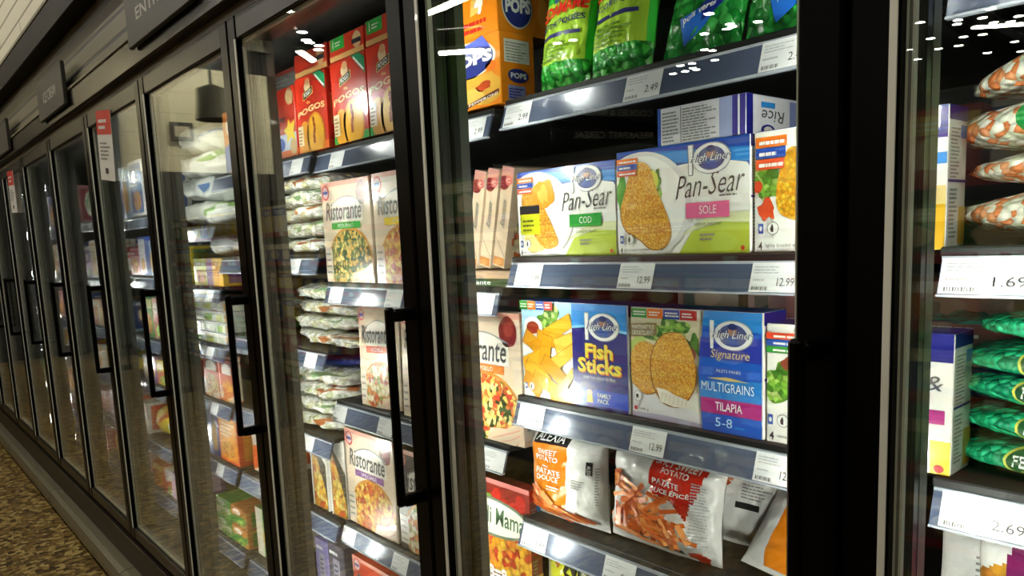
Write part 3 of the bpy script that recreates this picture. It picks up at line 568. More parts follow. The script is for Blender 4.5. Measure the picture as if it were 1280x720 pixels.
# ------------------------------------------------------------------ red cartons on the top shelf
def red_carton(x0, x1, h, band, label, art=0, Y=.215):
    wd = x1 - x0; d = .1; b = MB(); b.box(-wd / 2, wd / 2, 0, d, 0, h, M('#d8341c', .3, 0, .3), .0012); S = front(wd - .002, h); asp = wd / h
    b.rect(S, 0, 0, 1, .1, band, 1); b.ell(S, .55, .58, .48, .4, M('#c42a16'), 1)
    if art == 0:
        b.poly(S, [(.62, 1), (1, .74), (1, .93), (.86, 1)], M('#1f8a5a'), 2); b.line(S, [(.7, .97), (.97, .79)], .03, WHITE, 3, 1 / asp)
        b.ell(S, .42, .86, .1, .07, M('#e8c8a0'), 3); b.ell(S, .44, .92, .08, .05, M('#d8a070'), 4)
        b.poly(S, [(.26, .68), (.6, .75), (.6, .85), (.26, .78)], M('#e8d070'), 3); b.poly(S, [(.28, .69), (.58, .755), (.58, .84), (.28, .775)], M('#141414'), 4); b.text(S, 'POGO', .31, .71, .55, .77, WHITE, 5, .02, 0, .05)
        b.text(S, 'the', .38, .63, .5, .67, M('#f0c878'), 5, .02); b.text(S, 'POGOS', .06, .46, .96, .54, M('#f0c890'), 5, .03, 0, .06, .03)
        b.ell(S, .6, .2, .3, .3, M('#d98e1c'), 2, 30); b.ell(S, .61, .2, .25, .27, M('#f0b02a'), 3, 30); b.line(S, [(.56, .1), (.55, .22), (.6, .3), (.55, .38), (.57, .44)], .07, M('#9a3a16'), 4)
        b.ell(S, .25, .18, .2, .24, M('#e09a22'), 2, 24); b.rect(S, .03, .1, .2, .36, M('#e8d8b0'), 5); b.lines(S, .05, .12, .18, .34, 5, BROWN, 6)
    else:
        b.rect(S, 0, .1, 1, .34, M('#b9c4e0'), 2); b.ell(S, .3, .2, .22, .1, BLUE, 3); b.poly(S, [(.5, .4), (.66, .44), (.72, .56), (.8, .46), (1, .52), (.9, .36), (.98, .22), (.78, .28), (.6, .2), (.62, .32)], YEL, 3)
        b.text(S, 'Burger', .04, .48, .62, .62, M('#3a3a44'), 4, .03, .1); b.ell(S, .82, .86, .16, .12, M('#d8b080'), 3, 24, .1); b.ell(S, .86, .14, .14, .12, M('#c8a878'), 3); b.text(S, 'hot', .03, .72, .24, .84, WHITE, 4, .02)
    sd = side(wd, d, h); b.rect(sd, 0, 0, 1, .1, band, 1); b.rect(sd, .1, .3, .9, .7, M('#f0c878'), 1); b.lines(sd, .2, .35, .8, .65, 5, BROWN, 2)
    tag(b.build('corn_dog_carton', None, ((x0 + x1) / 2, Y, 1.7085)), label, 'box', 'red cartons on the top shelf')
OB = M('#f0762a'); GB = M('#22a03c')
red_carton(-2.155, -2.0, .19, OB, 'red carton with a yellow starburst, leftmost on the top shelf', 1)
red_carton(-1.99, -1.815, .198, OB, 'red carton with an orange foot band on the top shelf', 0)
red_carton(-1.785, -1.612, .2, GB, 'red carton with a green foot band, standing right of the orange-banded one', 0)
red_carton(-1.607, -1.434, .202, GB, 'red carton with a green foot band half cut off by the door frame', 0)
def flat_red(x0, x1, z, h, label, d=.2, green=True):
    wd = x1 - x0; b = MB(); b.box(-wd / 2, wd / 2, 0, d, 0, h, M('#c8341e', .3, 0, .3), .0012); S = front(wd - .002, h)
    if green: b.rect(S, .04, .45, .45, .98, GB, 1); b.line(S, [(.12, .55), (.12, .9)], .02, WHITE, 2); b.lines(S, .18, .6, .4, .85, 2, WHITE, 2)
    b.rect(S, 0, 0, 1, .22, M('#d8a868'), 1); b.ell(S, .82, .55, .12, .35, M('#d8b080'), 2); b.rect(S, .68, .4, .94, .6, INK, 3)
    tag(b.build('corn_dog_carton', None, ((x0 + x1) / 2, .2165, z)), label, 'box', 'red cartons lying on the standing ones')
flat_red(-1.985, -1.80, 1.9085, .06, 'red carton lying flat over the orange-banded carton', .2, False)
flat_red(-1.783, -1.614, 1.911, .055, 'red carton with green patch lying flat over the green-banded carton')
flat_red(-1.605, -1.436, 1.913, .056, 'red carton with green patch lying flat beside the door frame at the top')
b = MB(); b.box(-.095, .095, 0, .1, 0, .045, M('#5a5a58', .4), .001); S = front(.19, .045); b.rect(S, 0, .75, 1, 1, M('#7a2a20'), 1); b.lines(S, .1, .15, .9, .6, 2, GREY, 1)
tag(b.build('carton_lid', None, (-2.078, .2165, 1.90)), 'dull grey flat carton lying on the leftmost red cartons', 'box')
# ------------------------------------------------------------------ orange snack boxes
def pops(x1, wd, h, d, z, Y, label, lying):
    b = MB(); b.box(-wd / 2, wd / 2, 0, d, 0, h, M('#f08a18', .3, 0, .3), .0012); S = front(wd - .002, h); asp = wd / h
    def oval(S, cu, cv, ru, rv):
        b.ell(S, cu, cv, ru * 1.08, rv * 1.08, M('#e8e0d0'), 2, 32, 0, 0, 1, .25); b.ell(S, cu, cv, ru, rv, M('#23307e'), 3, 32, 0, 0, 1, .25); b.poly(S, [(cu - ru * .2, cv + rv * .9), (cu + ru * .9, cv + rv * .5), (cu + ru * .6, cv + rv * 1.3)], M('#5a6ad0'), 3.5)
        b.text(S, 'POPS', cu - ru * .85, cv - rv * .4, cu + ru * .95, cv + rv * .3, WHITE, 4, .05, 0, rv * .12); b.text(S, 'pizza', cu - ru * .6, cv + rv * .42, cu + ru * .3, cv + rv * .7, WHITE, 4, .02, 0, rv * .1)
    sd = side(wd, d, h)
    if not lying:
        oval(S, .56, .7, .36, .24); b.ell(S, .72, .26, .34, .22, M('#e8b040'), 2, 28, .15, 2); b.ell(S, .6, .16, .2, .12, M('#f4c860'), 3, 24, .2); b.ell(S, .75, .3, .12, .06, M('#c84a1a'), 3, 20, .3, 4)
        b.poly(S, [(.5, .02), (.98, .15), (.98, .21), (.5, .08)], M('#6a2a1a'), 4); b.text(S, 'PEPPERONI', .54, .045, .96, .085, WHITE, 5, .01, 0, .085); b.ell(S, .88, .55, .08, .07, ORG, 3)
        b.rect(sd, .12, .58, .85, .9, M('#e9e4dc'), 1); b.lines(sd, .16, .6, .8, .88, 7, GREY, 2); b.ell(sd, .5, .4, .3, .1, M('#23307e'), 2); b.text(sd, 'POPS', .28, .36, .74, .44, WHITE, 3, .04); b.rect(sd, .2, .06, .7, .26, M('#9aa0d8'), 1); b.lines(sd, .22, .08, .66, .24, 4, NAVY, 2)
    else:
        b.poly(S, [(.62, .45), (.8, .5), (.84, .95), (.66, .9)], M('#e8c060'), 2); b.text(S, '4', .7, .45, .82, .95, WHITE, 3, .04, .1); b.lines(S, .5, .12, .95, .4, 2, RED, 2, .6); oval(S, .3, .5, .16, .4)
        oval(sd, .36, .55, .26, .42); b.ell(sd, .85, .5, .1, .3, M('#f0a840'), 2)
    tag(b.build('snack_box', None, (x1 - wd / 2, Y, z)), label, 'box')
pops(-1.117, .215, .133, .088, 1.7085, .212, 'orange box of pizza snacks standing on the top shelf beside the green bags', False)
pops(-1.122, .215, .092, .14, 1.842, .214, 'orange box of pizza snacks lying on top of the other orange box', True)

# ------------------------------------------------------------------ bags
def sm(a, b, x): t = min(1, max(0, (x - a) / (b - a))); return t * t * (3 - 2 * t)
def bag(name, wd, h, T, region, art, loc, label, rot=(0, 0, 0), seed=1, nu=56, nv=60, wr=.006, taper=.08, group=None, cat='bag', wob=.02):
    def edge(v): return 1 - taper * math.sin(math.pi * min(1, max(0, v))) * .5 + wob * noise.noise((v * 4, seed * 7.3, .5))
    def S(u, v, l=1):
        uu = 2 * u - 1; pr = max(0, 1 - abs(uu) ** 2.6) ** .55 * sm(.015, .22, v) ** .8 * sm(.015, .2, 1 - v) ** .8 * (1.1 - .25 * v)
        n = noise.noise((u * 5 + seed, v * 6, seed * 1.7)) * .6 + noise.noise((u * 13 + seed, v * 9, seed * 2.9)) * .35 + abs(noise.noise((u * 4 - v * 7 + seed, u * 3, seed))) * .5
        return (uu * wd / 2 * edge(v), -T / 2 * pr - wr * n * (.25 + pr) - .0011 * l, v * h * (1 - .03 * uu * uu) )
    b = MB(); vs_ = [S(i / nu, j / nv, 0) for j in range(nv + 1) for i in range(nu + 1)]; fs = []; ms = []
    for j in range(nv):
        for i in range(nu):
            k = j * (nu + 1) + i; fs.append((k, k + 1, k + nu + 2, k + nu + 1)); ms.append(region((i + .5) / nu, (j + .5) / nv))
    b.add(vs_, fs, ms, True)
    bk = [(p[0], -p[1] * .8 + .0005, p[2]) for p in vs_]; b.add(bk, [tuple(reversed(f)) for f in fs], ms, True)
    art(b, S); o = b.build(name, None, loc, rot); return tag(o, label, cat, group)
LIMEF = F('#a4cc3a'); WF = F('#e9e9e6'); GF = F('#34bb3a'); EDA = cells('edamame_beans', ['#26a034', '#46bc44', '#1a8028', '#66c85c', '#34ae3a'], 85, .22, .5, .6)
LEAF = cells('green_beans', ['#1c8c34', '#34b048', '#14702a', '#289c3e', '#4cc25a'], 60, .2, .6, .55)
def eda_art(b, S):
    b.text(S, 'EDAMAME', .06, .57, .95, .67, M('#e02a1e', .3), 3, .03, .1, .03); b.text(S, 'ÉCORTIQUÉES', .07, .475, .93, .54, M('#26265e', .3), 3, .02, .1, .03)
    b.text(S, 'arctic', .3, .69, .7, .75, M('#2a3a9a', .3), 3, .03, .1); b.rect(S, .1, .41, .85, .44, M('#2a2a66', .3), 2, 4); b.lines(S, .12, .22, .8, .38, 5, M('#5f8a20', .3), 3, .4)
b1 = bag('edamame_bag', .125, .225, .05, lambda u, v: EDA if v < .2 else LIMEF if v < .72 and .06 < u < .95 else GF, eda_art, (-.982, .245, 1.7085), 'green bag of shelled beans reading EDAMAME, next to the orange boxes', (-.2, .0, .0), 3)
bag('edamame_bag', .13, .23, .05, lambda u, v: EDA if v < .2 else LIMEF if v < .72 and .06 < u < .95 else GF, eda_art, (-.85, .245, 1.7085), 'green bag reading ÉCORTIQUÉES, second green bag from the orange boxes', (-.2, .0, .0), 5)
def ribbon_art(seed):
    def f(b, S):
        b.poly(S, [(.3, .2), (.56, .25), (.84, .4), (.78, .28), (.62, .15), (.32, .07)], M('#1f6ad0', .3), 4, 2); b.poly(S, [(.56, .26), (.9, .46), (.82, .26), (.58, .17)], M('#1b2f8a', .3), 5, 2)
        b.text(S, 'pois verts', .38, .14, .74, .19, WHITE, 7, .02, .1, .1); b.lines(S, .1, .62, .5, .76, 4, M('#d8e0c0', .3), 2, .35, seed)
        b.rect(S, .05, .8, .95, .98, M('#2f9a3a', .3), 1, 6)
    return f
bag('green_bean_bag', .14, .26, .055, lambda u, v: LEAF, ribbon_art(2), (-.7, .25, 1.7085), 'green vegetable bag with blue ribbon, slumped against its neighbour', (-.34, .06, 0), 8)
bag('green_bean_bag', .165, .26, .06, lambda u, v: LEAF, ribbon_art(4), (-.54, .25, 1.7085), 'green vegetable bag with blue ribbon nearest the wide black door post', (-.3, 0, 0), 11)
def inside(pts):
    def f(u, v):
        c = False
        for (x0, y0), (x1, y1) in zip(pts, pts[1:] + pts[:1]):
            if (y0 > v) != (y1 > v) and u < (x1 - x0) * (v - y0) / (y1 - y0) + x0: c = not c
        return c
    return f
FRY2 = [M('#e8772e'), M('#f4a05a'), M('#c9571c'), M('#ee8c44'), M('#b84e18'), M('#e06a24')]
BLKF = F('#1c1c1e'); POTF = F('#f08a18'); REDFF = F('#d8301c'); DREDF = F('#b82418')
FLAG1 = inside([(.42, 1.0), (.92, 1.0), (.84, .66), (.74, .5), (.64, .56), (.44, .62)]); FLAG2 = inside([(.62, .58), (.84, .66), (.76, .42)]); BLOB = inside([(.74, .04), (.9, .0), (.93, .1), (.84, .14), (.76, .11)])
def reg1(u, v): return BLKF if .1 < u < .6 and .83 < v < .98 else POTF if .08 < u < .6 and .2 < v <= .83 else WF
def reg2(u, v): return DREDF if FLAG2(u, v) else REDFF if FLAG1(u, v) or BLOB(u, v) else BLKF if .48 < u < .72 and .05 < v < .115 else WF
def reg4(u, v): return BLKF if .42 < u < .95 and .7 < v < .88 else POTF if u > .2 and .05 < v < .8 else WF
def alexia(b, S, c0, lines_, seed, u0=.12, u1=.62, flag=False):
    if not flag:
        b.text(S, 'ALEXIA', u0 + .04, .865, u1 - .06, .945, WHITE, 4, .01)
    else:
        b.text(S, 'ALEXIA', .51, .068, .69, .1, WHITE, 4)
    for t, a, c, d, e in lines_: b.text(S, t, a, c, d, e, WHITE, 4, .015)
POT = F('#f08a18'); REDF = F('#d8301c')
def al1(b, S):
    alexia(b, S, POT, (('SWEET', .22, .73, .5, .785), ('POTATO', .18, .665, .52, .72), ('PATATE', .18, .52, .55, .58), ('DOUCE', .2, .455, .52, .51)), 1)
    b.lines(S, .28, .6, .44, .63, 1, WHITE, 4); b.lines(S, .34, .36, .58, .42, 2, WHITE, 4)
    sticks(b, S, .2, .24, .2, .1, 26, .2, .035, FRY2, 3, 3, .85, (-1.1, -.3), .08); sticks(b, S, .5, .12, .36, .07, 32, .2, .04, FRY2, 4, 4, .85, (-.6, .1), .08)
    S2 = lambda u, v, l=1: S(.86 + v * .05, .72 - u * .16, l)
    b.rect(S, .85, .6, .91, .74, M('#1c1c1e', .3), 2, 2); b.text(S2, 'ALEXIA', .1, .2, .9, .8, WHITE, 4); b.lines(S, .93, .3, .97, .7, 14, GREY, 2); b.lines(S, .68, .44, .84, .54, 4, GREY, 2)
bag('potato_fry_bag', .205, .186, .07, reg1, al1, (-1.0, .246, .8975), 'white fry bag with orange panel reading SWEET POTATO under a black top', (-.03, -.03, 0), 21, taper=.12, group='potato fry bags')
def al2(b, S):
    alexia(b, S, REDF, (('SPICY SWEET', .46, .86, .86, .915), ('POTATO', .54, .8, .78, .85)), 2, flag=True)
    sticks(b, S, .36, .5, .3, .15, 40, .17, .045, FRY2, 6, 3, .85, (-1.2, 1.2), .08); sticks(b, S, .44, .28, .38, .13, 54, .2, .045, FRY2, 7, 4, .85, (-1.6, .4), .08); sticks(b, S, .1, .62, .07, .09, 9, .14, .045, FRY2, 8, 5, .85, (.4, 1.4), .08)
    b.lines(S, .8, .2, .95, .8, 22, PALE, 3, .4, 4)
    for t, a, c, d, e in (('PATATE', .5, .715, .74, .765), ('DOUCE ÉPICÉ', .44, .65, .82, .7)): b.text(S, t, a, c, d, e, WHITE, 14, .015)
bag('potato_fry_bag', .225, .19, .08, reg2, al2, (-.785, .258, .8975), 'white fry bag with red SPICY flag and a heap of fries printed on it', (-.04, .05, .08), 33, taper=.1, wr=.012, group='potato fry bags')
def al3(b, S):
    sticks(b, S, .3, .75, .25, .15, 18, .22, .06, FRY, 9, 3, .7); b.rect(S, .5, .4, .78, .46, M('#1c1c1e', .3), 2, 2); b.poly(S, [(.05, .02), (.3, .04), (.28, .2), (.1, .16)], REDF, 2); b.lines(S, .55, .5, .9, .75, 8, GREY, 2)
bag('potato_fry_bag', .15, .185, .06, lambda u, v: WF, al3, (-.715, .37, .8975), 'white fry bag standing behind the red-flagged one', (-.1, .1, .25), 41, group='potato fry bags')
def al4(b, S):
    b.text(S, 'ALEXIA', .47, .74, .9, .84, WHITE, 4, .01); b.lines(S, .3, .55, .8, .66, 2, M('#f6d8a0', .3), 3)
bag('potato_fry_bag', .2, .15, .07, reg4, al4, (-.555, .29, .8975), 'white and orange bag slumped low at the right end of its shelf', (-.75, .12, 0), 52, group='potato fry bags')
def mcf(b, S):
    b.rect(S, .02, .55, .98, .97, M('#d8d83a', .3), 1, 8); b.poly(S, [(.1, .75), (.4, .62), (.8, .66), (.98, .72), (.9, .6), (.5, .54)], M('#2a2a2a', .3), 2, 2); b.text(S, 'McC', .34, .7, .74, .86, M('#2a2a22', .3), 3, .03, .1, -.03)
    sticks(b, S, .15, .8, .1, .06, 6, .14, .04, [M('#8a4a1a'), M('#b86a2a')], 4, 3); sticks(b, S, .85, .7, .12, .1, 12, .16, .05, STK, 5, 3); b.text(S, 'Superfries', .2, .3, .9, .48, M('#c8502a', .3), 3, .03, .15); b.rect(S, .02, .02, .98, .26, cells('fries_print', ['#e8c050', '#f0d070', '#d8a030'], 60, .3), 1, 6)
bag('potato_fry_bag', .24, .235, .08, lambda u, v: F('#e6e0cc'), mcf, (-.985, .265, .6205), 'yellow-topped fry bag on the lowest visible shelf under the sweet potato bag', (-.1, 0, 0), 61, group='potato fry bags')
bag('potato_fry_bag', .2, .19, .08, lambda u, v: F('#2a2a2c'), lambda b, S: b.lines(S, .2, .84, .8, .93, 2, WHITE, 2), (-.77, .265, .6205), 'black bag with white lettering low under the red-flagged fry bag', (-.1, 0, 0), 63, group='potato fry bags')
# right-hand freezer: white snack bags at the bottom
def waf(b, S):
    b.text(S, 'WAVES', .19, .81, .62, .885, WHITE, 4, .03); b.text(S, 'Gaufres', .22, .685, .66, .755, WHITE, 4, .03); b.text(S, 'assaisonnées', .2, .62, .64, .655, M('#f0b070', .3), 4, .02)
def regw(u, v): return F('#7a1f5a') if .15 - .03 * (v < .75) < u < .72 and .45 < v < .95 else WAFF if u < .5 and .05 < v < .7 - .6 * abs(u - .12) else WF
WAFF = cells('waffle_fries', ['#e8b040', '#d89a28', '#f0c460', '#c8801c'], 60, .35)
bag('snack_bag', .3, .25, .08, regw, waf, (-.16, .27, .8605), 'white bag with purple panel at the bottom right under the pea bags', (-.08, 0, 0), 71)
bag('snack_bag', .14, .235, .06, lambda u, v: WF, lambda b, S: (b.lines(S, .3, .4, .9, .62, 6, GREY, 2, .4, 3), b.ell(S, .3, .2, .25, .14, M('#5a5248', .3), 2)), (-.305, .36, .8605), 'plain white bag back with small grey print, beside the purple-panelled bag', (-.08, 0, .3), 73)

# bags of loose vegetables lying in piles: long rounded pillows seen end-on
def lump(name, ln, h, d, m, loc, label, seed, art=None, film=None, tip=.12, rot=(0, 0, 0), group=None, nu=26, na=18, pw=.5, bump=.006, tipside=-1):
    def f(u): return max(0.0, math.sin(math.pi * min(1, max(0, u)))) ** pw
    def ring(u, a, l=0):
        k = f(u); n = noise.noise((u * 7 + seed, math.cos(a) * 2, math.sin(a) * 2 + seed)) * bump + noise.noise((u * 16 + seed, math.cos(a) * 5, math.sin(a) * 5)) * bump * .6
        c, s_ = math.cos(a), math.sin(a); e = lambda q: math.copysign(abs(q) ** .8, q)
        return ((u - .5) * ln, -(d / 2 * k + n + .0008 * l) * e(c), h / 2 + (h / 2 * k * (1 if s_ > 0 else .96) + n * .7 + .0004 * l) * e(s_))
    S = lambda u, v, l=1: ring(u, (v - .5) * math.pi * .9, l)
    b = MB(); vs_ = [ring(i / nu, 2 * math.pi * j / na) for i in range(nu + 1) for j in range(na)]
    b.add(vs_, [(i * na + j, (i + 1) * na + j, (i + 1) * na + (j + 1) % na, i * na + (j + 1) % na) for i in range(nu) for j in range(na)], m, True)
    if art: art(b, S)
    o = b.build(name, None, loc, rot); tag(o, label, 'bag', group)
    if film:                                       # clear crimped end of the bag
        t = MB(); n = 6; x0 = tipside * ln / 2 * .97; vs_ = []
        for i in range(n + 1):
            for j in range(7):
                q = i / n; y = -d * .5 * (.25 + .65 * q) * (j / 3 - 1); vs_.append((x0 + tipside * tip * q - tipside * ln * .05, y, h * .5 + h * (.03 + .22 * q) * noise.noise((q * 3, j * .9, seed)) + q * h * .1))
        t.add(vs_, [(i * 7 + j, i * 7 + j + 1, (i + 1) * 7 + j + 1, (i + 1) * 7 + j) for i in range(n) for j in range(6)], film, True); t.build('crimped_end', o)
    return o
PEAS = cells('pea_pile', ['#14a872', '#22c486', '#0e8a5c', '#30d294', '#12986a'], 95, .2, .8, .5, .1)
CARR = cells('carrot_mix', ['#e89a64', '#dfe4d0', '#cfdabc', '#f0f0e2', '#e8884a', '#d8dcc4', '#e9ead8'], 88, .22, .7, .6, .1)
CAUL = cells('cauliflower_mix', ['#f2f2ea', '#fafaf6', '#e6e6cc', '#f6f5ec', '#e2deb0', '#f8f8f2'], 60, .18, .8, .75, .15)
CLEARF = glass('clear_film', (.93, .95, .95), .12, .12); TEALF = F('#17887a')
def ferma(b, S, big=True):
    b.ell(S, .29, .55, .085, .25, M('#0a7a30', .3), 2.5, 30, 0, 0, 3); b.text(S, 'FERMA', .23, .46, .35, .64, WHITE, 5, .02); b.poly(S, [(.43, .3), (.5, .45), (.5, .7), (.43, .62)], M('#e0d820', .3), 2, 2)
def ferma_pea(b, S):
    b.ell(S, .31, .55, .085, .3, M('#c9c850', .3), 2.5, 30, 0, 0, 3); b.ell(S, .31, .55, .077, .25, M('#0c4a22', .3), 3.5, 30, 0, 0, 3); b.text(S, 'FERMA', .25, .48, .37, .64, WHITE, 6, .02); b.poly(S, [(.43, .3), (.5, .45), (.5, .7), (.43, .62)], M('#e0d820', .3), 2, 2)
for i, (x, z, h, t, rz) in enumerate(((-.165, 1.4205, .068, 'bottom', 0), (-.155, 1.482, .05, 'second from bottom', 0), (-.175, 1.527, .07, 'second from top', -.05), (-.15, 1.604, .066, 'topmost, hanging up at an angle', -.16))):
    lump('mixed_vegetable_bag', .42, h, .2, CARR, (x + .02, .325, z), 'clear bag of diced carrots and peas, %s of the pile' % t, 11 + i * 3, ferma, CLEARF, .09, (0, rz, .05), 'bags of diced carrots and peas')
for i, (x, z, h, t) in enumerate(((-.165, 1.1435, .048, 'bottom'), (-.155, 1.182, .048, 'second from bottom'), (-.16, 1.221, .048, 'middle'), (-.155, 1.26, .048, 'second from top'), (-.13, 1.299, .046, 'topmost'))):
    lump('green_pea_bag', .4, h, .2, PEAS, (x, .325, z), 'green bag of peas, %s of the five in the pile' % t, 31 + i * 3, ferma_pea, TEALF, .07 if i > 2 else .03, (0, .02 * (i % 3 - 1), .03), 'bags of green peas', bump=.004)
# piled white vegetable bags in the freezer left of the pizzas
def bandart(col):
    def f(b, S): b.poly(S, [(.55, .55), (.75, .8), (.95, .8), (.95, .66), (.78, .62), (.6, .4)], M(col, .3), 2, 2)
    return f
NTH = ['lowest', 'second', 'third', 'fourth', 'fifth', 'sixth']
def pile(x, Y, z, n, h, ln, mats, label, group, seed, cols=('#b06a3a', '#7a9a6a')):
    for i in range(n):
        lump('vegetable_bag', ln * random.uniform(.95, 1.05), h * 1.18, .25, mats[i % len(mats)], (x + random.uniform(-.012, .012), Y, z + i * h * 1.04), label % NTH[i], seed + i * 5, bandart(cols[i % len(cols)]), CLEARF, .02, (0, random.uniform(-.03, .03), random.uniform(-.1, .1)), group, 40, 26, .22, .015, 1)
CAUL2 = cells('pale_vegetables', ['#f6f6ee', '#fafaf4', '#ecebd2', '#f4f4e8', '#d8dcb0', '#f8f8f0'], 60, .18, .8, .75, .15)
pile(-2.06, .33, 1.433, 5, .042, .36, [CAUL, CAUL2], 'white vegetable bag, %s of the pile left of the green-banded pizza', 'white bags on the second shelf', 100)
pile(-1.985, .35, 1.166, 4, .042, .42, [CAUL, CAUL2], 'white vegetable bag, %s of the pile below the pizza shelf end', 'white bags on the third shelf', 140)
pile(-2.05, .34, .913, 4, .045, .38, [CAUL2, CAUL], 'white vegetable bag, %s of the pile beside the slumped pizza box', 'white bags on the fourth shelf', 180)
lump('vegetable_bag', .34, .04, .22, F('#2a4ab0'), (-2.04, .34, 1.10), 'blue-topped bag lying over the fourth-shelf vegetable bags', 220, None, None, group=None)
# leaning dark-windowed cartons
def lean_box(x, z, label, c):
    wd, h, d = .1, .235, .22; b = MB(); b.box(-wd / 2, wd / 2, 0, d, 0, h, M('#e6e2d8', .3, 0, .3), .001); S = front(wd - .001, h)
    b.poly(S, [(.1, .95), (.98, .6), (.98, 0), (.1, 0)], M('#4a4640'), 1); b.poly(S, [(.14, .86), (.5, .64), (.75, .4), (.95, .2), (.95, .02), (.14, .02)], cells('pasta_print', ['#e8b030', '#f0c850', '#d8921c', '#c8502a', '#f0d878'], 60, .4), 2)
    tag(b.build('pasta_box', None, (x, .222, z), (0, 0, 0)), label, 'box', 'pasta boxes')
lean_box(-2.045, .669, 'white carton with pasta picture, left one of the pair beside the purple-banded pizza', 0); lean_box(-1.925, .669, 'white carton with pasta picture, next to the purple-banded pizza box', 1)
for x, c, wd, h, t in ((-2.07, '#8a80b8', .08, .215, 'lilac'), (-1.975, '#5a5664', .1, .225, 'dark grey')):
    b = MB(); b.box(-wd / 2, wd / 2, 0, .24, 0, h, M(c, .35), .001); S = front(wd, h); b.rect(S, .3, .1, .7, .8, M('#a8a4b4'), 1); b.lines(S, .36, .14, .64, .76, 9, M('#4a4660'), 2, .5, 3); b.lines(S, .1, .85, .9, .95, 1, WHITE, 1)
    tag(b.build('meal_box', None, (x, .222, .346)), '%s upright carton on the bottom shelf under the pasta boxes' % t, 'box')
pizza(-1.86, -1.6, .3455, .235, 'red-topped pizza box half hidden under the lowest shelf edge', PZ['pepp'], RED, 'CLASSICA', base='#c8452a')
# ------------------------------------------------------------------ goods in the freezers farther along
_g = {}
def carton(x0, x1, Y, z, h, c, a, label, group=None, d=.2, art=0, cat='box', name='frozen_carton'):
    wd = round(x1 - x0, 2); h = round(h, 2); k = (wd, h, d, c, a, art)
    if k not in _g:
        b = MB(); b.box(-wd / 2, wd / 2, 0, d, 0, h, M(c, .3, 0, .3), .0015); S = front(wd - .002, h)
        if art == 0: b.rect(S, 0, .72, 1, .95, M(a), 1); b.ell(S, .5, .34, .4, .28, PZ['mama'], 1); b.lines(S, .2, .77, .8, .9, 1, WHITE, 2, .6)
        elif art == 1: b.rect(S, 0, 0, .4, 1, M(a), 1); b.ell(S, .66, .4, .26, .3, BREAD, 2, 28, .1); b.lines(S, .5, .75, .95, .92, 2, INK, 2)
        elif art == 2: b.poly(S, [(0, 0), (1, .3), (1, .62), (0, .45)], M(a), 1); b.ell(S, .4, .75, .25, .14, WHITE, 2); b.lines(S, .25, .7, .55, .8, 1, RED, 3); b.ell(S, .6, .2, .3, .16, SALAD, 2, 28, .2)
        else: b.rect(S, .06, .06, .94, .94, M(a), 1); b.lines(S, .12, .55, .88, .88, 4, WHITE, 2); b.ell(S, .5, .28, .3, .18, PZ['pepp'], 2)
        b.rect(side(wd, d, h), .1, .1, .9, .9, M(a), 1); _g[k] = b.mesh(name)
    o = bpy.data.objects.new(name, _g[k]); COL.objects.link(o); o.location = ((x0 + x1) / 2, Y, z); return tag(o, label, cat, group)
# what shows through the third and fourth doors from the fish boxes
carton(-2.63, -2.46, .25, 1.7065, .21, '#e08030', '#2a5ab0', 'orange and blue carton on the top shelf beyond the white vegetable bags', art=2)
lump('vegetable_bag', .3, .1, .2, CAUL2, (-2.5, .33, 1.43), 'white bag with rounded end on the second shelf, left of the piled bags', 301, bandart('#9ac060'), CLEARF, .03)
lump('vegetable_bag', .3, .075, .2, cells('pepper_mix', ['#3a9a2a', '#7ac040', '#2f7a1e', '#c8d040', '#e8e0c0'], 60, .22, .7), (-2.5, .33, 1.165), 'lower green pepper bag on the third shelf', 305, None, CLEARF, .02)
lump('vegetable_bag', .3, .075, .2, CARR, (-2.49, .33, 1.24), 'white and orange bag lying on the green pepper bag', 309, None, CLEARF, .02)
lump('vegetable_bag', .32, .12, .2, cells('mixed_sprouts', ['#d8e070', '#b8d050', '#f0f0d0', '#e8e8a0', '#8ab040'], 50, .22, .7), (-2.5, .33, .912), 'pale green bag with blue top on the fourth shelf behind a door handle', 313, bandart('#2a4ab8'), CLEARF, .02)
carton(-2.6, -2.45, .24, .6685, .2, '#e9e4dc', '#e0602a', 'white carton with orange foot on the fifth shelf beside a door handle', art=2)
carton(-2.63, -2.48, .24, .3455, .18, '#5a9a40', '#e8e0d0', 'green carton on the bottom shelf behind the third door handle', art=1)
for i in range(4): lump('vegetable_bag', .46, .096, .25, F(('#e2e4dc', '#d6dad8', '#eceee8', '#dfe0d2')[i]), (-2.86, .34, 1.545 + i * .088), 'large milky bag, %s of the pile on the upper shelf' % NTH[i], 320 + i * 4, bandart(('#8ab060', '#6a8ac0')[i % 2]), CLEARF, .03, (0, .05 * (i % 2), .1), 'milky bags on the upper shelf', nu=40, na=24, pw=.25, bump=.022)
carton(-2.96, -2.83, .216, 1.3275, .1, '#c8c83a', '#7a9a2a', 'yellow-green carton with white top bags above, second shelf of trays freezer', art=0); carton(-2.825, -2.67, .216, 1.3275, .1, '#e0b030', '#6a3a7a', 'amber carton right of the yellow-green one', art=1)
lump('vegetable_bag', .3, .085, .2, F('#eef0f2'), (-2.8, .34, 1.43), 'bright white bag lying on the yellow-green and amber cartons', 340, None, CLEARF, .02)
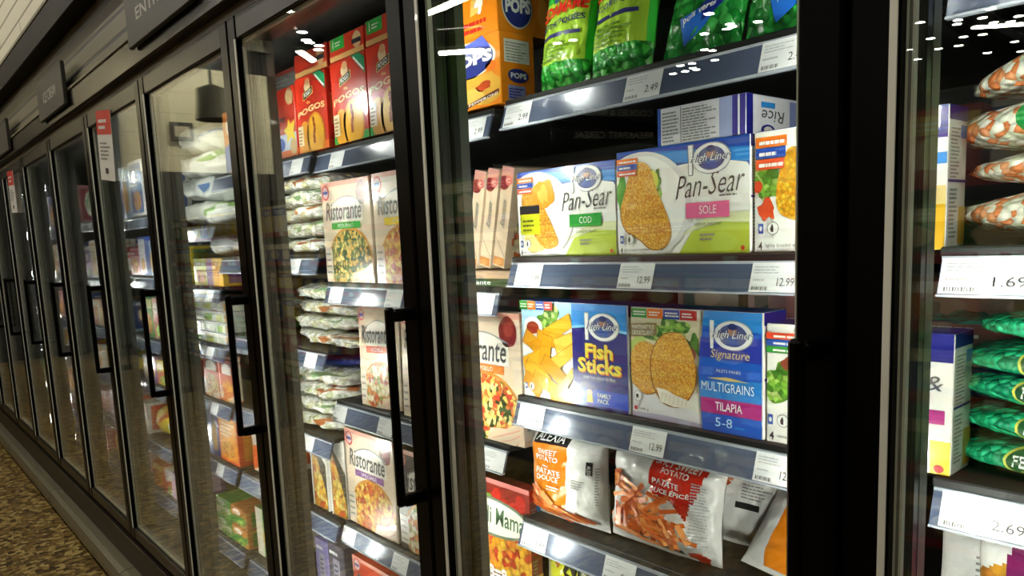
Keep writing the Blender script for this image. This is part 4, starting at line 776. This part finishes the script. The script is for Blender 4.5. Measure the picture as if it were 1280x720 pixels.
for i in range(4):
    for j, x in enumerate((-2.97, -2.84, -2.715)):
        b = MB(); b.box(-.06, .06, 0, .2, 0, .034, M('#e6e9e6', .3), .003); S = front(.12, .034); b.rect(S, .06, .1, .7 if j < 2 else .5, .8, M(('#7aa83a', '#a8b03a', '#c8d0c0')[(i + j) % 3]), 1); b.rect(S, .72, .1, .95, .9, M('#d89a50' if j == 2 else '#cfd4cc'), 1)
        b.box(-.062, .062, -.002, .202, .034, .039, M('#f4f6f6', .2), .001)
        tag(b.build('meal_tray', None, (x, .216, 1.1155 + i * .0405)), 'flat white meal tray, %s layer, %s stack from the left' % (NTH[i], ('first', 'second', 'third')[j]), 'tray', 'stacked meal trays')
pizza(-2.96, -2.80, .9035, .17, 'small red-orange carton with stuffed peppers picture, left of its twin', PZ['pollo'], RED, '', base='#c8452a', name='meal_carton', script='')
pizza(-2.79, -2.655, .9035, .17, 'small red-orange carton with stuffed peppers picture, right of its twin', PZ['mama'], RED, '', base='#c8452a', name='meal_carton', script='')
carton(-2.98, -2.87, .216, .6655, .19, '#2a3a8a', '#8a9ad0', 'blue carton left of the bright orange carton', art=1); carton(-2.86, -2.675, .216, .6655, .185, '#e04a22', '#f0a030', 'bright orange carton with red edges on the fifth shelf', art=3)
for i in range(2): carton(-2.97, -2.82, .216, .3505 + i * .075, .07, '#5aa040', '#e0d8c0', 'green flat carton, %s of the pair at the bottom left' % ('lower', 'upper')[i], art=2); carton(-2.81, -2.665, .216, .3505 + i * .075, .07, '#c87a3a', '#3f8a3a', 'brown and green flat carton, %s of the pair by the door post' % ('lower', 'upper')[i], art=2)
carton(-3.2, -3.02, .22, 1.3275, .15, '#d8c040', '#3a7a3a', 'yellow carton hidden deep behind the third door post', art=0)
PAL = [('red', '#c8321e', '#f0d060'), ('yellow', '#d8b82a', '#3a7a2a'), ('white', '#e8e6e0', '#c8402a'), ('blue', '#2a4aa0', '#e8e8f0'), ('orange', '#e07a28', '#f4e0b0'), ('green', '#3a8a3a', '#e8e0a0'), ('purple', '#6a3a8a', '#e0c0e0'), ('pale blue', '#a8c4e0', '#2a4a9a'), ('brown', '#7a4a2a', '#e8c890'), ('pink', '#e0a0a8', '#b03050'), ('white', '#f0efea', '#3a6ab0'), ('white', '#f2f0ec', '#d8a030'), ('yellow', '#e8cc40', '#c8402a'), ('pale green', '#cfe0b8', '#3a8a3a')]
rg = random.Random(11)
for i in range(5, 11):
    x0, x1 = SEAM[i + 1] + .03, SEAM[i] - .03
    for s, z in enumerate(DECK[i]):
        H = min([q - z for q in DECK[i] if q > z + .01] + [1.98 - z]) - .085; x = x0; n = 0
        while x < x1 - .09:
            wd = min(rg.choice((.12, .15, .18, .21)), x1 - x); cn, c, a = PAL[rg.randrange(len(PAL))]; h = H * rg.uniform(.7, 1)
            lb = '%s package, %s from the left on the %s shelf down, %s freezer along' % (cn, ORD[n], ORD[s], ORD[i])
            if rg.random() < .68: carton(x, x + wd - .006, .216, z + .0005, max(.08, h), c, a, lb, 'packages on the far freezer shelves', .2, rg.randrange(4))
            else: lump('frozen_bag', wd, h * .9, .2, F(c), (x + wd / 2, .33, z + .001), lb, 400 + n + s * 9 + i * 60, bandart(a), None, group='packages on the far freezer shelves', nu=12, na=10, pw=.3)
            x += wd; n += 1
# ------------------------------------------------------------------ shelving across the aisle (seen in the door glass)
GY = -2.42; GX0, GX1 = -10.6, 3.2; GZ = [.16, .47, .77, 1.06, 1.33, 1.62]
gr = empty('store_shelving', ((GX0 + GX1) / 2, GY - .3, 0), 'long black store shelving across the aisle, mirrored in the door glass', 'shelving'); gc = -(GX0 + GX1) / 2, -(GY - .3)
b = MB(); b.box(GX0, GX1, GY - .62, GY - .56, 0, 2.02, M('#161614', .6)); b.box(GX0, GX1, GY - .56, GY + .02, 0, .13, M('#161614', .5)); o = b.build('shelving_body', gr); o.location = (gc[0], gc[1], 0)
for z in GZ:
    b = MB(); b.box(GX0, GX1, GY - .56, GY, z - .02, z, M('#1a1a18', .5)); o = b.build('shelf', gr); o.location = (gc[0], gc[1], 0)
    b = MB(); b.box(GX0, GX1, GY, GY + .008, z - .045, z, M('#a01c1c', .4)); r_ = random.Random(int(z * 100))
    for q in range(34): x = r_.uniform(GX0, GX1 - .1); b.box(x, x + .07, GY + .008, GY + .011, z - .04, z - .004, M('#d8d6d0'))
    b.build('price_rail', o)
rg = random.Random(5)
PAL2 = [('yellow', '#c8a828', '#5a3a7a'), ('yellow', '#d0b020', '#6a2a20'), ('red', '#a82a1e', '#e0c060'), ('white', '#c8c4b8', '#2a4a8a'), ('blue', '#2a3f80', '#d8d0b0'), ('brown', '#6a4526', '#d0a860'), ('green', '#3a6a30', '#d0d0a0'), ('orange', '#c8702a', '#f0e0c0')]
_o = {}
for s, z in enumerate(GZ):
    x = GX0 + .1
    while x < GX1 - .45:
        cn, c, a = PAL2[rg.randrange(len(PAL2))]; wd = rg.choice((.2, .26, .32)); h = (.19, .2, .19, .17, .19, .26)[s]; reps = rg.choice((1, 2, 2, 3))
        for q in range(reps):
            if x > GX1 - .4: break
            k = (c, wd, s)
            if k not in _o:
                b = MB(); b.box(-wd / 2, wd / 2, -.2, 0, 0, h, M(c, .45), .0015); S = lambda u, v, l=1, wd=wd, h=h: ((.5 - u) * wd, .0004 * l, v * h)
                b.rect(S, 0, .62, 1, .9, M(a, .45), 1); b.ell(S, .5, .34, .32, .24, M('#d8c8a0', .5), 1, 20, .1); b.lines(S, .2, .68, .8, .84, 2, WHITE, 2, .5, s); _o[k] = b.mesh('grocery_package')
            o = bpy.data.objects.new('grocery_package', _o[k]); COL.objects.link(o); o.location = (x + wd / 2, GY - .02, z + .0005)
            tag(o, '%s package on the %s shelf from the floor across the aisle, dimly mirrored in glass' % (cn, ORD[s]), 'package', '%s mirrored packages on the %s shelf' % (cn, ORD[s])); x += wd + .006
        x += .03
pr, pl = at_z(815, 142, 2.75), at_z(715, 140, 2.75); pr.y = .012 - pr.y; pl.y = .012 - pl.y          # hangs crosswise over the next aisle
ux = (pl - pr); ln = ux.length; ux.normalize(); nz = Vector((0, 0, 1)).cross(ux); nz = nz if nz.dot(Vector((0, .75, 1.45)) - pr) > 0 else -nz
S = lambda u, v, l=1: pr + ux * (ln * u) + Vector((0, 0, 2.44 + .42 * v - 2.75)) + nz * (.004 * l)
b = MB(); cs = [S(u, v, q) for q in (-8, 0) for u, v in ((-.04, 0), (1.25, 0), (1.25, 1), (-.04, 1))]
b.add(cs, [(0, 1, 2, 3), (4, 5, 6, 7), (0, 1, 5, 4), (1, 2, 6, 5), (2, 3, 7, 6), (3, 0, 4, 7)], M('#0a0a09', .5, 0, 0))
for u in (.1, 1.1): q = S(u, 1, -4); b.tube([q, (q.x, q.y, 4.45)], .008, BLACKM, 6)
o = b.build('aisle_sign'); tag(o, 'black hanging aisle sign reading COOKIES & BISCUITS and BREAKFAST CEREAL, mirrored in the glass', 'sign')
t = MB(); LT = M('#f4f0e0', .6, 0, 0); t.text(S, 'COOKIES & BISCUITS', .0, .66, 1.0, .83, LT, 1, .016); t.text(S, 'BREAKFAST CEREAL', .0, .1, 1.0, .27, LT, 1, .016); t.build('lettering', o)
# framed plaque and hanging shade by the brick pillar
def mirrored(px, py, X):
    p = at(px, py, .012); d = p - EYE; k = (X - p.x) / d.x; return Vector((X, .012 - d.y * k, p.z + d.z * k))
a_, c_ = mirrored(214, 176, -11.49), mirrored(241, 154, -11.49); b = MB(); b.box(-11.489, -11.46, min(a_.y, c_.y), max(a_.y, c_.y), min(a_.z, c_.z), max(a_.z, c_.z), M('#1a1814', .4), .01)
b.box(-11.462, -11.455, min(a_.y, c_.y) + .06, max(a_.y, c_.y) - .06, min(a_.z, c_.z) + .06, max(a_.z, c_.z) - .06, M('#b8ae96', .5)); tag(b.build('framed_plaque'), 'dark framed plaque on the white brick pillar, mirrored in a freezer door', 'sign')
q = mirrored(266, 130, -10.9); b = MB(); n = 14; b.add([(q.x + r * math.cos(k * 6.2832 / n), q.y + r * math.sin(k * 6.2832 / n), q.z + e) for r, e in ((.24, -.22), (.2, .2), (.05, .26)) for k in range(n)], [(i * n + k, i * n + (k + 1) % n, (i + 1) * n + (k + 1) % n, (i + 1) * n + k) for i in range(2) for k in range(n)], M('#8a8468', .6), True)
b.tube([(q.x, q.y, q.z + .25), (q.x, q.y, 4.45)], .02, BLACKM, 6); tag(b.build('hanging_shade'), 'olive hanging lamp shade near the brick pillar, mirrored in a freezer door', 'lamp')
# ------------------------------------------------------------------ lamps
def tube_lamp(p0, p1, z, label, s=TUBE, wd=.11, col=(1, .93, .78, 1)):
    p0, p1 = Vector((*p0, z)), Vector((*p1, z)); ln = (p1 - p0).length; an = math.atan2(p1.y - p0.y, p1.x - p0.x)
    b = MB(); b.box(-ln / 2, ln / 2, -wd / 2 - .02, wd / 2 + .02, .0, .06, M('#b0b0a8', .5), .004)
    for x in (-ln * .4, ln * .4): b.tube([(x, 0, .06), (x, 0, 4.45 - z)], .006, BLACKM, 6)
    o = b.build('tube_lamp', None, (p0 + p1) / 2, (0, 0, an)); tag(o, label, 'lamp', 'ceiling tube lamps')
    e = MB(); n = 8; vs_ = []
    for x in (-ln / 2 + .01, ln / 2 - .01):
        for k in range(n): a = math.pi * k / (n - 1); vs_.append((x, math.cos(a) * wd / 2, -.035 * math.sin(a)))
    e.add(vs_, [(k, k + 1, n + k + 1, n + k) for k in range(n - 1)] + [tuple(range(n)), tuple(range(n, 2 * n))], emit('tube_light_%g' % s, col, s)); e.build('diffuser', o)
for i, x in enumerate((1.2, -1.6, -4.4, -7.2)): tube_lamp((x - .75, -1.45), (x + .75, -1.45), 4.2, 'added unseen ceiling tube lamp lighting the freezer aisle, %s from the right' % ORD[i])  # added tubes, out of view and unmirrored, put in to light the aisle
tube_lamp((-8.27, -5.0), (-7.2, -5.0), 4.3, 'short bright ceiling tube mirrored in the top of the fish box door')
tube_lamp((-9.59, -6.28), (-9.08, -6.75), 4.3, 'slanting ceiling lamp mirrored beside the orange snack boxes', TUBE, .2); tube_lamp((-4.24, -12.2), (-3.5, -12.9), 4.3, 'far slanting ceiling lamp mirrored in the right-hand door', TUBE, .1)
tube_lamp((-10.53, -4.45), (-10.95, -4.87), 4.3, 'far ceiling lamp mirrored above the red cartons', TUBE, .1)
b = MB(); b.box(-10.95, -10.9, -4.2, -2.3, 3.98, 4.3, BLACKM, .004); b.box(-11.1, -10.9, -4.2, -2.3, 4.28, 4.3, BLACKM); b.tube([(-10.92, -3.25, 4.3), (-10.92, -3.25, 4.45)], .01, BLACKM, 6)
o = b.build('wall_wash_lamp'); tag(o, 'shielded black wall washing lamp in front of the white brick pillar', 'lamp')
e = MB(); e.box(-11.0, -10.955, -4.15, -2.35, 4.15, 4.22, emit('wash_light', (1, .93, .78, 1), 260)); e.build('diffuser', o)
sp = [(1150, 28), (1163, 48), (1136, 62), (1147, 74), (1173, 61), (1196, 30), (1197, 25), (1204, 46), (1198, 57), (1238, 11), (1228, 22), (1242, 28), (1263, 27), (1234, 66), (1268, 52), (1228, 43), (1273, 20), (1276, 64), (893, 75), (870, 87), (880, 62), (890, 63), (865, 79), (850, 82), (856, 89), (866, 85), (880, 42), (915, 33), (912, 30), (908, 36), (886, 17), (947, 27), (841, 92), (350, 4), (355, 10), (360, 14), (377, 40), (382, 50), (386, 53), (398, 57), (397, 62), (716, 50), (696, 54)]
lens = emit('spot_lens', (1, .96, .88, 1), SPOT); sb = MB(); sb.tube([(0, 0, 0), (0, 0, .12)], .07, BLACKM, 14); sb.tube([(0, 0, .12), (0, 0, .15)], .012, BLACKM, 6); sm_ = sb.mesh('ceiling_spot')
le = MB(); le.add([(.062 * math.cos(k * math.pi / 7), .062 * math.sin(k * math.pi / 7), -.002) for k in range(14)], [tuple(range(14))], lens); lm_ = le.mesh('lens')
for i, (px, py) in enumerate(sp):
    q = at_z(px, py, 4.3); g = 'right-hand door' if px > 1100 else 'fish box door' if px > 600 else 'red carton door'
    o = bpy.data.objects.new('ceiling_spot', sm_); COL.objects.link(o); o.location = (q.x, .012 - q.y, 4.3); tag(o, 'small round ceiling spot, one of the light dots mirrored in the %s' % g, 'lamp', 'ceiling spots mirrored in the ' + g)
    l = bpy.data.objects.new('lens', lm_); COL.objects.link(l); l.parent = o
